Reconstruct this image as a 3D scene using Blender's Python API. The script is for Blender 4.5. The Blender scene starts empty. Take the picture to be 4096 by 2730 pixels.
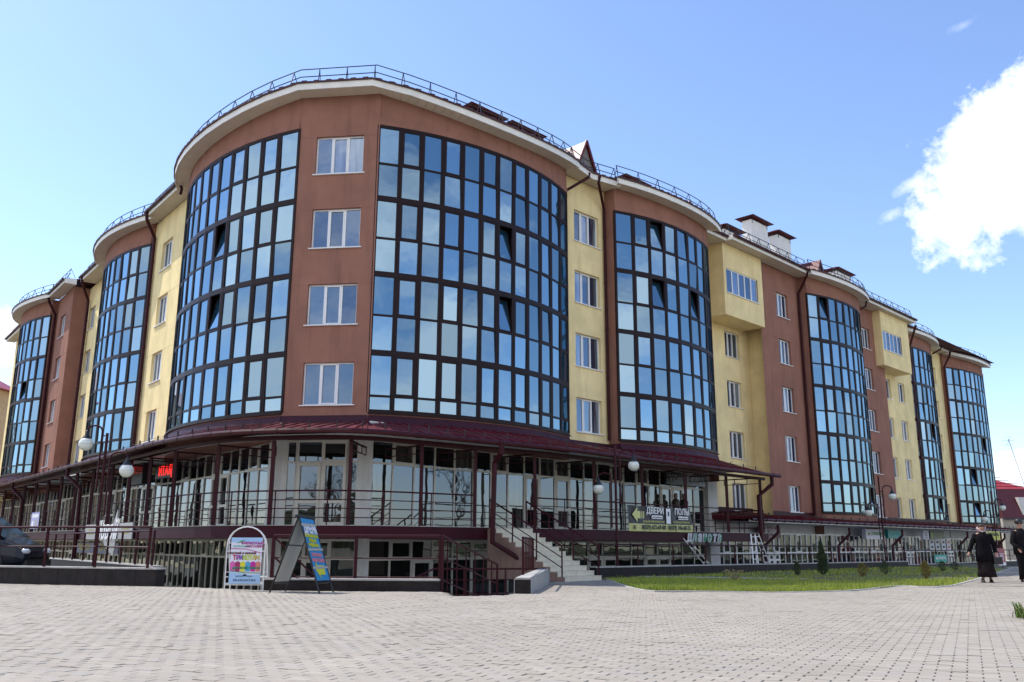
import bpy, math, random
import numpy as np
from mathutils import Vector, Matrix
random.seed(7)
rnd = random.Random(11)
C = bpy.context.scene.collection
scn = bpy.context.scene
PI = math.pi
# ------------------------------------------------------------------ camera
cam = bpy.data.cameras.new('camera'); camo = bpy.data.objects.new('camera', cam); C.objects.link(camo)
cam.sensor_width = 36.0; cam.lens = 3500.8 / 4096 * 36.0
cam.clip_start = 0.1; cam.clip_end = 3000
tilt = 0.22772; roll = 0.00369
camo.matrix_world = Matrix.Rotation(PI/2 + tilt, 4, 'X') @ Matrix.Rotation(roll, 4, 'Z')
scn.camera = camo
# ------------------------------------------------------------------ sky
SUN_AZ = math.radians(154); SUN_EL = math.radians(55)
sund = Vector((math.cos(SUN_AZ)*math.cos(SUN_EL), math.sin(SUN_AZ)*math.cos(SUN_EL), math.sin(SUN_EL)))
world = bpy.data.worlds.new('World'); scn.world = world; world.use_nodes = True
NT = world.node_tree; NT.nodes.clear()
def N(nt, t, **k):
    n = nt.nodes.new(t)
    for a, b in k.items(): setattr(n, a, b)
    return n
def L(nt, a, b): nt.links.new(a, b)
def mathn(nt, op, a, b=None, clamp=False):
    n = N(nt, 'ShaderNodeMath', operation=op); n.use_clamp = clamp
    for i, v in enumerate((a, b)):
        if v is None: continue
        if isinstance(v, (int, float)): n.inputs[i].default_value = v
        else: L(nt, v, n.inputs[i])
    return n.outputs[0]
def build_sky():
    nt = NT
    out = N(nt, 'ShaderNodeOutputWorld'); bg = N(nt, 'ShaderNodeBackground'); bg.inputs['Strength'].default_value = 0.15
    sky = N(nt, 'ShaderNodeTexSky', sky_type='NISHITA'); sky.sun_disc = False
    sky.sun_elevation = SUN_EL; sky.sun_rotation = math.radians(90) - SUN_AZ
    sky.altitude = 100; sky.air_density = 1.0; sky.dust_density = 0.5; sky.ozone_density = 1.0
    tc = N(nt, 'ShaderNodeTexCoord'); d = tc.outputs['Generated']
    def dotv(v):
        n = N(nt, 'ShaderNodeVectorMath', operation='DOT_PRODUCT'); L(nt, d, n.inputs[0]); n.inputs[1].default_value = v; return n.outputs['Value']
    n1 = N(nt, 'ShaderNodeTexNoise'); n1.inputs['Scale'].default_value = 9; n1.inputs['Detail'].default_value = 9; n1.inputs['Roughness'].default_value = .6
    L(nt, d, n1.inputs['Vector'])
    nz = mathn(nt, 'SUBTRACT', n1.outputs['Fac'], .5)
    n2 = N(nt, 'ShaderNodeTexNoise'); n2.inputs['Scale'].default_value = 34; n2.inputs['Detail'].default_value = 8; n2.inputs['Roughness'].default_value = .65
    L(nt, d, n2.inputs['Vector']); nz2 = mathn(nt, 'SUBTRACT', n2.outputs['Fac'], .5)
    def cloud(c, ru, rv, ang, amp, amp2, soft, op):
        c = Vector(c).normalized(); e1 = c.cross(Vector((0, 0, 1))).normalized(); e2 = e1.cross(c)
        a = math.radians(ang); f1 = e1*math.cos(a) + e2*math.sin(a); f2 = e2*math.cos(a) - e1*math.sin(a)
        u = mathn(nt, 'DIVIDE', dotv(f1), ru); v = mathn(nt, 'DIVIDE', dotv(f2), rv)
        r = mathn(nt, 'SQRT', mathn(nt, 'ADD', mathn(nt, 'MULTIPLY', u, u), mathn(nt, 'MULTIPLY', v, v)))
        q = mathn(nt, 'SUBTRACT', 1.0, r)
        q = mathn(nt, 'ADD', q, mathn(nt, 'MULTIPLY', nz, amp)); q = mathn(nt, 'ADD', q, mathn(nt, 'MULTIPLY', nz2, amp2))
        q = mathn(nt, 'DIVIDE', q, soft, True)
        front = mathn(nt, 'GREATER_THAN', dotv(c), 0.0)
        return mathn(nt, 'MULTIPLY', mathn(nt, 'MULTIPLY', q, front), op)
    m = cloud((.520, .760, .392), .178, .074, 32, .75, .95, .30, 1.0)
    for a in ((( .515, .80, .300), .045, .016, -20, 1.6, 1.4, .7, .55), ((-.512, .83, .195), .042, .034, 15, 1.2, .8, .5, .9),
              ((.52, .85, .075), .085, .022, 0, 1.6, .6, .8, .75), ((-.60, .8, .10), .14, .05, 0, 1.6, .6, .9, .8),
              ((.395, .855, .335), .014, .008, 20, 2.0, 2.2, 1.2, .5), ((.435, .755, .49), .016, .006, 20, 2., 2., 1.4, .3), ((.41, .83, .36), .028, .009, 25, 2., 2., 1.0, .6)):
        m = mathn(nt, 'MAXIMUM', m, cloud(*a))
    # scattered cumulus over the rest of the sky (denser behind the viewer)
    n3 = N(nt, 'ShaderNodeTexNoise'); n3.inputs['Scale'].default_value = 2.0; n3.inputs['Detail'].default_value = 8; n3.inputs['Roughness'].default_value = .55
    mp = N(nt, 'ShaderNodeMapping'); mp.inputs['Scale'].default_value = (1, 1, 2.6); mp.inputs['Location'].default_value = (3.1, .4, .2)
    L(nt, d, mp.inputs['Vector']); L(nt, mp.outputs[0], n3.inputs['Vector'])
    back = mathn(nt, 'MULTIPLY', dotv((0, -1, 0)), .15)
    q = mathn(nt, 'ADD', mathn(nt, 'SUBTRACT', n3.outputs['Fac'], .475), back)
    q = mathn(nt, 'SUBTRACT', q, mathn(nt, 'MULTIPLY', mathn(nt, 'GREATER_THAN', dotv((0, 1, 0)), .35), 1.0))
    q = mathn(nt, 'SUBTRACT', q, mathn(nt, 'MULTIPLY', mathn(nt, 'SUBTRACT', dotv((0, 0, 1)), .33, True), .40))
    q = mathn(nt, 'MULTIPLY', q, 7, True)
    m = mathn(nt, 'MAXIMUM', m, mathn(nt, 'MULTIPLY', q, .85))
    mix = N(nt, 'ShaderNodeMix', data_type='RGBA')
    tint = N(nt, 'ShaderNodeMix', data_type='RGBA', blend_type='MULTIPLY'); tint.inputs[0].default_value = 1
    L(nt, sky.outputs[0], tint.inputs[6]); tint.inputs[7].default_value = (.95, 1.0, 1.15, 1)
    L(nt, m, mix.inputs[0]); L(nt, tint.outputs[2], mix.inputs[6]); mix.inputs[7].default_value = (7.4, 7.5, 7.7, 1)
    L(nt, mix.outputs[2], bg.inputs['Color']); L(nt, bg.outputs[0], out.inputs[0])
build_sky()
sl = bpy.data.lights.new('sun', 'SUN'); sl.energy = 3.3; sl.angle = math.radians(.53); sl.color = (1, .95, .87)
so = bpy.data.objects.new('sun', sl); C.objects.link(so); so.rotation_euler = sund.to_track_quat('Z', 'Y').to_euler()
scn.view_settings.view_transform = 'Standard'; scn.view_settings.look = 'None'; scn.view_settings.gamma = 1
scn.view_settings.exposure = 0.62; scn.view_settings.use_curve_mapping = False
scn.cycles.max_bounces = 6; scn.cycles.glossy_bounces = 3; scn.cycles.diffuse_bounces = 3
# ------------------------------------------------------------------ materials
MATS = {}
def mat(name, col, rough=.6, metal=0., var=.0, vscale=3., bump=0., bscale=60., spec=.5, vcol=None, coord='Object', detail=6, coat=0.):
    if name in MATS: return MATS[name]
    m = bpy.data.materials.new(name); m.use_nodes = True; nt = m.node_tree; b = nt.nodes['Principled BSDF']
    b.inputs['Base Color'].default_value = (*col, 1); b.inputs['Roughness'].default_value = rough; b.inputs['Metallic'].default_value = metal
    b.inputs['Specular IOR Level'].default_value = spec; b.inputs['Coat Weight'].default_value = coat
    if var or bump:
        tc = N(nt, 'ShaderNodeTexCoord')
        if coord == 'World':
            g = N(nt, 'ShaderNodeNewGeometry'); src = g.outputs['Position']
        else: src = tc.outputs['Object']
    if var:
        n = N(nt, 'ShaderNodeTexNoise'); n.inputs['Scale'].default_value = vscale; n.inputs['Detail'].default_value = detail; n.inputs['Roughness'].default_value = .62
        L(nt, src, n.inputs['Vector'])
        mx = N(nt, 'ShaderNodeMix', data_type='RGBA')
        c2 = vcol or tuple(max(0, c*(1-var)) for c in col); c1 = col if vcol else tuple(min(1, c*(1+var)) for c in col)
        mr = N(nt, 'ShaderNodeMapRange'); mr.inputs[1].default_value = .32; mr.inputs[2].default_value = .68
        L(nt, n.outputs['Fac'], mr.inputs[0]); L(nt, mr.outputs[0], mx.inputs[0])
        mx.inputs[6].default_value = (*c1, 1); mx.inputs[7].default_value = (*c2, 1); L(nt, mx.outputs[2], b.inputs['Base Color'])
    if bump:
        n = N(nt, 'ShaderNodeTexNoise'); n.inputs['Scale'].default_value = bscale; n.inputs['Detail'].default_value = 4; L(nt, src, n.inputs['Vector'])
        bp = N(nt, 'ShaderNodeBump'); bp.inputs['Strength'].default_value = bump; bp.inputs['Distance'].default_value = .01
        L(nt, n.outputs['Fac'], bp.inputs['Height']); L(nt, bp.outputs[0], b.inputs['Normal'])
    MATS[name] = m; return m
def stucco(name, col, dark):
    m = mat(name, col, .92, var=.12, vscale=.9, bump=.5, bscale=45, spec=.2, coord='World')
    nt = m.node_tree; b = nt.nodes['Principled BSDF']; g = N(nt, 'ShaderNodeNewGeometry')
    mp = N(nt, 'ShaderNodeMapping'); mp.inputs['Scale'].default_value = (2.2, 2.2, .24); L(nt, g.outputs['Position'], mp.inputs[0])
    n = N(nt, 'ShaderNodeTexNoise'); n.inputs['Scale'].default_value = 1.0; n.inputs['Detail'].default_value = 9; n.inputs['Roughness'].default_value = .7; L(nt, mp.outputs[0], n.inputs['Vector'])
    mr = N(nt, 'ShaderNodeMapRange'); mr.inputs[1].default_value = .50; mr.inputs[2].default_value = .68; mr.inputs[4].default_value = 1.0; L(nt, n.outputs['Fac'], mr.inputs[0])
    mx = N(nt, 'ShaderNodeMix', data_type='RGBA'); L(nt, mr.outputs[0], mx.inputs[0])
    old = b.inputs['Base Color'].links[0].from_socket; L(nt, old, mx.inputs[6]); mx.inputs[7].default_value = (*dark, 1)
    L(nt, mx.outputs[2], b.inputs['Base Color']); return m
BROWN = stucco('brown_stucco', (.30, .145, .105), (.235, .115, .085))
YELLOW = stucco('yellow_stucco', (.84, .685, .36), (.72, .575, .30))
WHITEW = mat('white_render', (.62, .61, .58), .85, var=.08, vscale=2, bump=.3, bscale=60, coord='World')
CREAM = mat('cream_profile', (.60, .57, .50), .35, var=.05, vscale=1.5, coord='World')
PVC = mat('white_plastic_frame', (.78, .78, .78), .3, var=.04, vscale=3, coord='World')
DARKF = mat('dark_brown_frame', (.018, .009, .010), .42, spec=.15, var=.25, vscale=2, coord='World')
MAROON = mat('maroon_paint', (.038, .004, .008), .5, spec=.2, var=.22, vscale=2.5, coord='World')
MAROONR = mat('maroon_roof_sheet', (.13, .014, .022), .48, spec=.3, var=.15, vscale=1.2, coord='World', bump=.15, bscale=3)
GUTTERM = mat('maroon_gutter', (.05, .007, .010), .4, spec=.3, var=.2, vscale=2, coord='World')
ROOFM = mat('dark_tile_sheet', (.06, .012, .016), .5, var=.3, vscale=2, coord='World')
SOFFIT = mat('cream_soffit', (.62, .55, .44), .6, var=.07, vscale=1.2, coord='World')
FASCIA = mat('white_fascia', (.80, .77, .70), .5, var=.08, vscale=2, coord='World')
GRANITE = mat('dark_granite', (.020, .015, .015), .6, spec=.2, var=.45, vscale=4, bump=.1, bscale=90, coord='World')
GRANITEC = mat('grey_coping', (.42, .40, .37), .7, var=.2, vscale=5, coord='World')
CONC = mat('concrete', (.33, .32, .30), .9, var=.18, vscale=3, bump=.4, bscale=40, coord='World')
TILEW = mat('cream_step_tile', (.66, .60, .46), .5, var=.07, vscale=5, coord='World')
RISERB = mat('brown_step_side', (.21, .13, .10), .8, var=.1, coord='World')
BLACKM = mat('black_metal', (.012, .012, .013), .4)
WHITEM = mat('white_metal', (.75, .75, .74), .35, var=.05, coord='World')
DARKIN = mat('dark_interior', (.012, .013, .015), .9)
STEEL = mat('grey_steel', (.35, .36, .38), .35, metal=.7)
ALU = mat('aluminium', (.55, .56, .58), .35, metal=.6)
def glass_mat(name, refl, body, fac, rough=.015, vary=.25, curtain_or_refl=None, cfac=.0):
    m = bpy.data.materials.new(name); m.use_nodes = True; nt = m.node_tree; nt.nodes.clear()
    out = N(nt, 'ShaderNodeOutputMaterial'); gl = N(nt, 'ShaderNodeBsdfGlossy'); gl.inputs['Roughness'].default_value = rough
    di = N(nt, 'ShaderNodeBsdfDiffuse'); mx = N(nt, 'ShaderNodeMixShader')
    oi = N(nt, 'ShaderNodeObjectInfo'); g = N(nt, 'ShaderNodeNewGeometry')
    r = mathn(nt, 'FRACT', mathn(nt, 'ADD', oi.outputs['Random'], g.outputs['Random Per Island']))
    cm = N(nt, 'ShaderNodeMix', data_type='RGBA'); L(nt, r, cm.inputs[0])
    cm.inputs[6].default_value = (*[c*(1-vary) for c in refl], 1); cm.inputs[7].default_value = (*[min(1, c*(1+vary)) for c in refl], 1)
    L(nt, cm.outputs[2], gl.inputs['Color'])
    # faint room: vertical soft bands
    tc = N(nt, 'ShaderNodeTexCoord'); n = N(nt, 'ShaderNodeTexNoise'); n.inputs['Scale'].default_value = 1.3; n.inputs['Detail'].default_value = 3
    mp = N(nt, 'ShaderNodeMapping'); mp.inputs['Scale'].default_value = (5, 5, .5); L(nt, g.outputs['Position'], mp.inputs[0]); L(nt, mp.outputs[0], n.inputs['Vector'])
    bm = N(nt, 'ShaderNodeMix', data_type='RGBA'); bm.inputs[6].default_value = (*body, 1); bm.inputs[7].default_value = (*(curtain_or_refl or [c*1.8 for c in body]), 1)
    f = mathn(nt, 'MULTIPLY', mathn(nt, 'SUBTRACT', n.outputs['Fac'], .35), 2.5, True)
    f = mathn(nt, 'MULTIPLY', f, mathn(nt, 'GREATER_THAN', r, 1-cfac)) if curtain_or_refl else mathn(nt, 'MULTIPLY', f, .6)
    L(nt, f, bm.inputs[0]); L(nt, bm.outputs[2], di.inputs[0])
    wv = N(nt, 'ShaderNodeTexNoise'); wv.inputs['Scale'].default_value = .9; L(nt, g.outputs['Position'], wv.inputs['Vector'])
    bp = N(nt, 'ShaderNodeBump'); bp.inputs['Strength'].default_value = .12; bp.inputs['Distance'].default_value = .05; L(nt, wv.outputs['Fac'], bp.inputs['Height']); L(nt, bp.outputs[0], gl.inputs['Normal'])
    fr = N(nt, 'ShaderNodeFresnel'); fr.inputs['IOR'].default_value = 1.5
    L(nt, mathn(nt, 'ADD', fac, mathn(nt, 'MULTIPLY', fr.outputs[0], 1-fac), True), mx.inputs[0])
    L(nt, di.outputs[0], mx.inputs[1]); L(nt, gl.outputs[0], mx.inputs[2]); L(nt, mx.outputs[0], out.inputs[0])
    return m
BAYGLASS = glass_mat('blue_mirror_glass', (.34, .47, .56), (.016, .07, .12), .58, vary=.26)
WINGLASS = glass_mat('window_glass', (.46, .56, .68), (.005, .020, .06), .32, vary=.2, curtain_or_refl=(.26, .28, .35), cfac=.22)
SHOPGLASS = glass_mat('shop_glass', (.50, .55, .62), (.010, .012, .012), .20, vary=.15, curtain_or_refl=(.14, .13, .11), cfac=.3)
REDREFLGLASS = glass_mat('red_reflection_glass', (.5, .55, .6), (.012, .014, .016), .16, vary=.3, curtain_or_refl=(.30, .055, .04), cfac=.42)  # reflections of red brick painted into the diffuse colour of some panes
LOWGLASS = glass_mat('basement_glass', (.5, .54, .52), (.010, .013, .012), .10, vary=.3, curtain_or_refl=(.10, .10, .08), cfac=.2)
# ------------------------------------------------------------------ mesh helpers
def V3(p): return (float(p[0]), float(p[1]), float(p[2]))
class MB:
    def __init__(s): s.v = []; s.f = []; s.m = []
    def poly(s, pts, mi=0):
        b = len(s.v); s.v += [V3(p) for p in pts]; s.f.append(tuple(range(b, b+len(pts)))); s.m.append(mi)
    def hexa(s, a, mi=0):      # 8 corners: bottom 4 (ccw) then top 4
        b = len(s.v); s.v += [V3(p) for p in a]
        for q in ((3,2,1,0),(4,5,6,7),(0,1,5,4),(1,2,6,5),(2,3,7,6),(3,0,4,7)): s.f.append(tuple(b+i for i in q)); s.m.append(mi)
    def box(s, x0, x1, y0, y1, z0, z1, mi=0, M=None):
        P = [(x0,y0,z0),(x1,y0,z0),(x1,y1,z0),(x0,y1,z0),(x0,y0,z1),(x1,y0,z1),(x1,y1,z1),(x0,y1,z1)]
        if M is not None: P = [M @ Vector(p) for p in P]
        s.hexa(P, mi)
    def tube(s, pts, r, seg=6, mi=0, cap=True):
        pts = [Vector(V3(p)) for p in pts]; n = len(pts)
        rs = r if isinstance(r, (list, tuple)) else [r]*n
        b = len(s.v); up = None
        for i, p in enumerate(pts):
            t = (pts[min(i+1, n-1)] - pts[max(i-1, 0)])
            if t.length < 1e-9: t = Vector((0,0,1))
            t.normalize()
            if up is None: up = t.orthogonal().normalized()
            up = (up - t*up.dot(t));
            if up.length < 1e-6: up = t.orthogonal()
            up.normalize(); w = t.cross(up)
            for k in range(seg):
                a = 2*PI*k/seg; s.v.append(V3(p + (up*math.cos(a) + w*math.sin(a))*rs[i]))
        for i in range(n-1):
            for k in range(seg):
                k2 = (k+1) % seg; s.f.append((b+i*seg+k, b+i*seg+k2, b+(i+1)*seg+k2, b+(i+1)*seg+k)); s.m.append(mi)
        if cap:
            s.f.append(tuple(b+k for k in range(seg))[::-1]); s.m.append(mi); s.f.append(tuple(b+(n-1)*seg+k for k in range(seg))); s.m.append(mi)
    def bar(s, a, b_, w, h=None, mi=0):    # rectangular bar with level sides
        a = Vector(V3(a)); b = Vector(V3(b_)); h = h or w; t = (b-a).normalized()
        side = t.cross(Vector((0,0,1)));
        if side.length < 1e-4: side = Vector((1,0,0))
        side.normalize(); up = side.cross(t).normalized()
        sw = side*w/2; uh = up*h/2
        s.hexa([a-sw-uh, a+sw-uh, b+sw-uh, b-sw-uh, a-sw+uh, a+sw+uh, b+sw+uh, b-sw+uh], mi)
    def lathe(s, prof, c=(0,0,0), seg=12, mi=0):
        b = len(s.v); c = Vector(c)
        for r, z in prof:
            for k in range(seg): a = 2*PI*k/seg; s.v.append((c.x+r*math.cos(a), c.y+r*math.sin(a), c.z+z))
        for i in range(len(prof)-1):
            for k in range(seg):
                k2 = (k+1) % seg; s.f.append((b+i*seg+k, b+i*seg+k2, b+(i+1)*seg+k2, b+(i+1)*seg+k)); s.m.append(mi)
        s.f.append(tuple(b+k for k in range(seg))[::-1]); s.m.append(mi); s.f.append(tuple(b+(len(prof)-1)*seg+k for k in range(seg))); s.m.append(mi)
    def strip(s, A, B, mi=0):
        for i in range(len(A)-1): s.poly([A[i], A[i+1], B[i+1], B[i]], mi)
    def build(s, name, mats, parent=None, smooth=False, **tags):
        me = bpy.data.meshes.new(name); me.from_pydata(s.v, [], s.f)
        if not isinstance(mats, (list, tuple)): mats = [mats]
        for m in mats: me.materials.append(m)
        if len(mats) > 1: me.polygons.foreach_set('material_index', s.m)
        if smooth: me.polygons.foreach_set('use_smooth', [True]*len(me.polygons))
        me.update(); o = bpy.data.objects.new(name, me); C.objects.link(o)
        if parent is not None: o.parent = parent
        return tag(o, **tags)
def tag(o, label=None, cat=None, group=None, kind=None):
    if label: o['label'] = label
    if cat: o['category'] = cat
    if group: o['group'] = group
    if kind: o['kind'] = kind
    return o
def empty(name, loc=(0,0,0), label=None, cat=None, group=None, parent=None, rz=0):
    o = bpy.data.objects.new(name, None); C.objects.link(o); o.location = loc; o.rotation_euler = (0,0,rz); o.empty_display_size = .2
    if parent is not None: o.parent = parent
    return tag(o, label, cat, group)
def inst(name, me, M, parent=None):
    o = bpy.data.objects.new(name, me); C.objects.link(o)
    if parent is not None: o.parent = parent
    o.matrix_basis = M; return o
def catmull(P, k=6):
    P = [np.array(p, float) for p in P]; out = []
    for i in range(len(P)-1):
        p0 = P[max(i-1,0)]; p1 = P[i]; p2 = P[i+1]; p3 = P[min(i+2, len(P)-1)]
        for j in range(k):
            t = j/k; out.append(.5*((2*p1)+(-p0+p2)*t+(2*p0-5*p1+4*p2-p3)*t*t+(-p0+3*p1-3*p2+p3)*t**3))
    out.append(P[-1]); return out
class Frame:
    def __init__(s, O, ang, sg):
        a = math.radians(ang); s.O = np.array(O); s.u = np.array([math.cos(a), math.sin(a)]); s.n = np.array([math.sin(a), -math.cos(a)])*sg; s.sg = sg
    def p(s, a, n, z=0.): q = s.O + a*s.u + n*s.n; return (q[0], q[1], z)
    def loc(s, P): d = np.array(P[:2])-s.O; return d@s.u, d@s.n
    def box(s, mb, s0, s1, n0, n1, z0, z1, mi=0):
        mb.hexa([s.p(s0,n0,z0), s.p(s1,n0,z0), s.p(s1,n1,z0), s.p(s0,n1,z0), s.p(s0,n0,z1), s.p(s1,n0,z1), s.p(s1,n1,z1), s.p(s0,n1,z1)], mi)
    def mat(s, a, n, z):         # matrix: local x to the viewer's right, z up, -y outward
        x = s.u*s.sg; M = Matrix(((x[0], -s.n[0], 0, 0), (x[1], -s.n[1], 0, 0), (0, 0, 1, 0), (0, 0, 0, 1)))
        M.translation = Vector(s.p(a, n, z)); return M
R = Frame((2.74, 36.72), 45.3, 1)
LW = Frame((-16.51, 40.41), 128.6, -1)
fa = math.degrees(math.atan2(-.38, 3.0))
FC = Frame((-7.9, 29.83), fa, 1)         # chamfered corner facet, 3.02 m wide
FW = 3.02
ZT, ZB, ZC = 14.95, 4.35, 1.80
WT = 16.02                                # wall top at soffit
ZW = 14.58                                # head of the top row of windows
FH = 2.83
FLOORS = [12.10, 9.26, 6.42, 3.58]
def gz(y): return -.8 - .012*min(max(y, 0), 25)
# ------------------------------------------------------------------ text
def text_mb(name, body, size, material, M, parent=None, ext=.004, align='CENTER', sx=1.0, bold=0.0, shear=0.0, mirror=False, **tags):
    cu = bpy.data.curves.new(name, 'FONT'); cu.body = body; cu.size = size; cu.extrude = ext; cu.align_x = align; cu.align_y = 'CENTER'
    cu.offset = bold; cu.shear = shear; cu.resolution_u = 3
    o = bpy.data.objects.new(name, cu); C.objects.link(o)
    dg = bpy.context.evaluated_depsgraph_get(); dg.update()
    me = bpy.data.meshes.new_from_object(o.evaluated_get(dg)); bpy.data.objects.remove(o)
    T = Matrix.Rotation(PI/2, 4, 'X') @ Matrix.Diagonal((-sx if mirror else sx, 1, 1, 1))
    me.transform(T); me.materials.clear(); me.materials.append(material); me.name = name
    ob = bpy.data.objects.new(name, me); C.objects.link(ob)
    if parent is not None: ob.parent = parent
    ob.matrix_basis = M; return tag(ob, **tags)
# ================================================================== GROUND AND SETTING
def flat(name, pts, mtl, zf=None, **tags):
    mb = MB(); mb.poly([(p[0], p[1], p[2] if len(p) > 2 else zf) for p in pts]); return mb.build(name, mtl, **tags)
ASPH = mat('asphalt', (.09, .088, .085), .9, var=.2, vscale=6, bump=.3, coord='World')
SANDM = mat('paver_joint_sand', (.27, .24, .20), .95, var=.2, vscale=25, bump=.5, bscale=120, coord='World')
PATHM = None
def paver_material(name, scale=None):
    m = bpy.data.materials.new(name); m.use_nodes = True; nt = m.node_tree; b = nt.nodes['Principled BSDF']
    g = N(nt, 'ShaderNodeNewGeometry'); oi = N(nt, 'ShaderNodeObjectInfo')
    r = mathn(nt, 'FRACT', mathn(nt, 'ADD', mathn(nt, 'MULTIPLY', oi.outputs['Random'], 7.0), g.outputs['Random Per Island']))
    cr = N(nt, 'ShaderNodeValToRGB'); e = cr.color_ramp.elements
    e[0].position = 0; e[0].color = (.325, .287, .24, 1); e[1].position = 1; e[1].color = (.405, .363, .305, 1)
    q = e.new(.12); q.color = (.35, .313, .26, 1); q = e.new(.55); q.color = (.37, .33, .275, 1); q = e.new(.85); q.color = (.35, .32, .28, 1)
    L(nt, r, cr.inputs[0])
    n = N(nt, 'ShaderNodeTexNoise'); n.inputs['Scale'].default_value = .55; n.inputs['Detail'].default_value = 9; n.inputs['Roughness'].default_value = .6; L(nt, g.outputs['Position'], n.inputs['Vector'])
    mr = N(nt, 'ShaderNodeMapRange'); mr.inputs[1].default_value = .35; mr.inputs[2].default_value = .7; L(nt, n.outputs['Fac'], mr.inputs[0])
    mx = N(nt, 'ShaderNodeMix', data_type='RGBA', blend_type='MULTIPLY'); L(nt, cr.outputs[0], mx.inputs[6]); mx.inputs[0].default_value = 1
    gr = N(nt, 'ShaderNodeMix', data_type='RGBA'); L(nt, mr.outputs[0], gr.inputs[0]); gr.inputs[6].default_value = (.90, .89, .88, 1); gr.inputs[7].default_value = (1.06, 1.05, 1.03, 1); L(nt, gr.outputs[2], mx.inputs[7])
    n4 = N(nt, 'ShaderNodeTexNoise'); n4.inputs['Scale'].default_value = 60; n4.inputs['Detail'].default_value = 6; n4.inputs['Roughness'].default_value = .7; L(nt, g.outputs['Position'], n4.inputs['Vector'])
    m2 = N(nt, 'ShaderNodeMix', data_type='RGBA', blend_type='MULTIPLY'); m2.inputs[0].default_value = 1; L(nt, mx.outputs[2], m2.inputs[6])
    g2 = N(nt, 'ShaderNodeMix', data_type='RGBA'); L(nt, n4.outputs['Fac'], g2.inputs[0]); g2.inputs[6].default_value = (.86, .86, .86, 1); g2.inputs[7].default_value = (1.12, 1.12, 1.12, 1); L(nt, g2.outputs[2], m2.inputs[7])
    L(nt, m2.outputs[2], b.inputs['Base Color']); b.inputs['Roughness'].default_value = .85; b.inputs['Specular IOR Level'].default_value = .3
    bp = N(nt, 'ShaderNodeBump'); bp.inputs['Strength'].default_value = .35; bp.inputs['Distance'].default_value = .004; L(nt, n4.outputs['Fac'], bp.inputs['Height']); L(nt, bp.outputs[0], b.inputs['Normal'])
    return m
PAVER = paver_material('grey_concrete_paver')
# far terrain: outside the block, lower than the plaza
mb = MB(); S_ = 900
for x0, x1, y0, y1 in ((-S_, S_, -S_, -40), (-S_, -60, -40, S_), (-60, S_, 92, S_), (62, S_, -40, 92)): mb.poly([(x0,y0,-1.35),(x1,y0,-1.35),(x1,y1,-1.35),(x0,y1,-1.35)])
GRASSG = mat('grassy_ground', (.055, .085, .02), .95, var=.35, vscale=.8, coord='World', vcol=(.12, .10, .055))
mb.build('ground', GRASSG, kind='structure')
# low ground under the building block (floor of the sunken yard)
flat('basement_yard', [(-60,-40+55,-2.2),(62,15,-2.2),(62,92,-2.2),(-60,92,-2.2)], CONC, kind='structure')
# plaza outline (sheet follows the slight fall towards the building)
PL = [(-25, 28.25), (-13.81, 24.53), (-8.98, 22.91), (-8.37, 22.61), (-5.63, 20.62), (-1.62, 20.32), (-1.47, 19.93), (-1.16, 18.04), (0, 18.6), (.06, 19.2), (.36, 20.35)]
def plaza_far(x):   # plaza depth limit at x
    pts = PL + [(2.0, 20.3), (9, 21.6), (12.2, 25.2), (40, 25.2)]
    if x <= pts[0][0]: return pts[0][1]
    for a, b in zip(pts, pts[1:]):
        if a[0] <= x <= b[0] and b[0] > a[0]: return a[1]+(b[1]-a[1])*(x-a[0])/(b[0]-a[0])
    return pts[-1][1]
# bedding sheet: strips in x following the outline
mb = MB(); xs = sorted(set([-60, -40, -25] + [p[0] for p in PL] + [.8, 1.4, 2.0, 3, 4, 5, 6, 7, 8, 9, 10, 11, 12.2, 14, 20, 62])); xs = [x for i, x in enumerate(xs)]
for a, b in zip(xs, xs[1:]):
    ya, yb = plaza_far(a), plaza_far(b)
    if a >= .36 and b <= 12.3: pass
    ys = [-40, 0, 6, 12]
    for j in range(len(ys)):
        if j < len(ys)-1:
            mb.poly([(a, ys[j], gz(ys[j])-.013), (b, ys[j], gz(ys[j])-.013), (b, ys[j+1], gz(ys[j+1])-.013), (a, ys[j+1], gz(ys[j+1])-.013)])
        else: mb.poly([(a, 12, gz(12)-.013), (b, 12, gz(12)-.013), (b, yb, gz(yb)-.013), (a, ya, gz(ya)-.013)])
plaza = mb.build('plaza', SANDM, kind='structure')
# individual pavers, running bond
def inside_plaza(x, y): return y < plaza_far(x) - .02 and x > -24
LAWN = [(3.03, 28.6), (3.06, 26.2), (3.12, 21.15), (4.23, 20.72), (5.89, 20.35), (7.2, 20.9), (8.32, 21.81), (10.76, 25.1), (12.3, 25.3), (24.6, 44.5)]
RW = 5.0  # parapet line of the right wing (n)
LAWN_FULL = LAWN + [R.p(35, RW)[:2], R.p(-5.2, RW)[:2]]
def in_poly(x, y, P):
    c = False
    for i in range(len(P)):
        x1, y1 = P[i][0], P[i][1]; x2, y2 = P[i-1][0], P[i-1][1]
        if (y1 > y) != (y2 > y) and x < (x2-x1)*(y-y1)/(y2-y1)+x1: c = not c
    return c
ra = math.radians(-27); eu = np.array([math.cos(ra), math.sin(ra)]); ev = np.array([-math.sin(ra), math.cos(ra)])
BL, BW = .2, .1
cells = []
rs = np.random.RandomState(5)
corners = np.array([(-15, 4.8), (15, 4.8), (24, 29), (-24, 29)]); cu_ = corners@eu; cv_ = corners@ev
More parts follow.
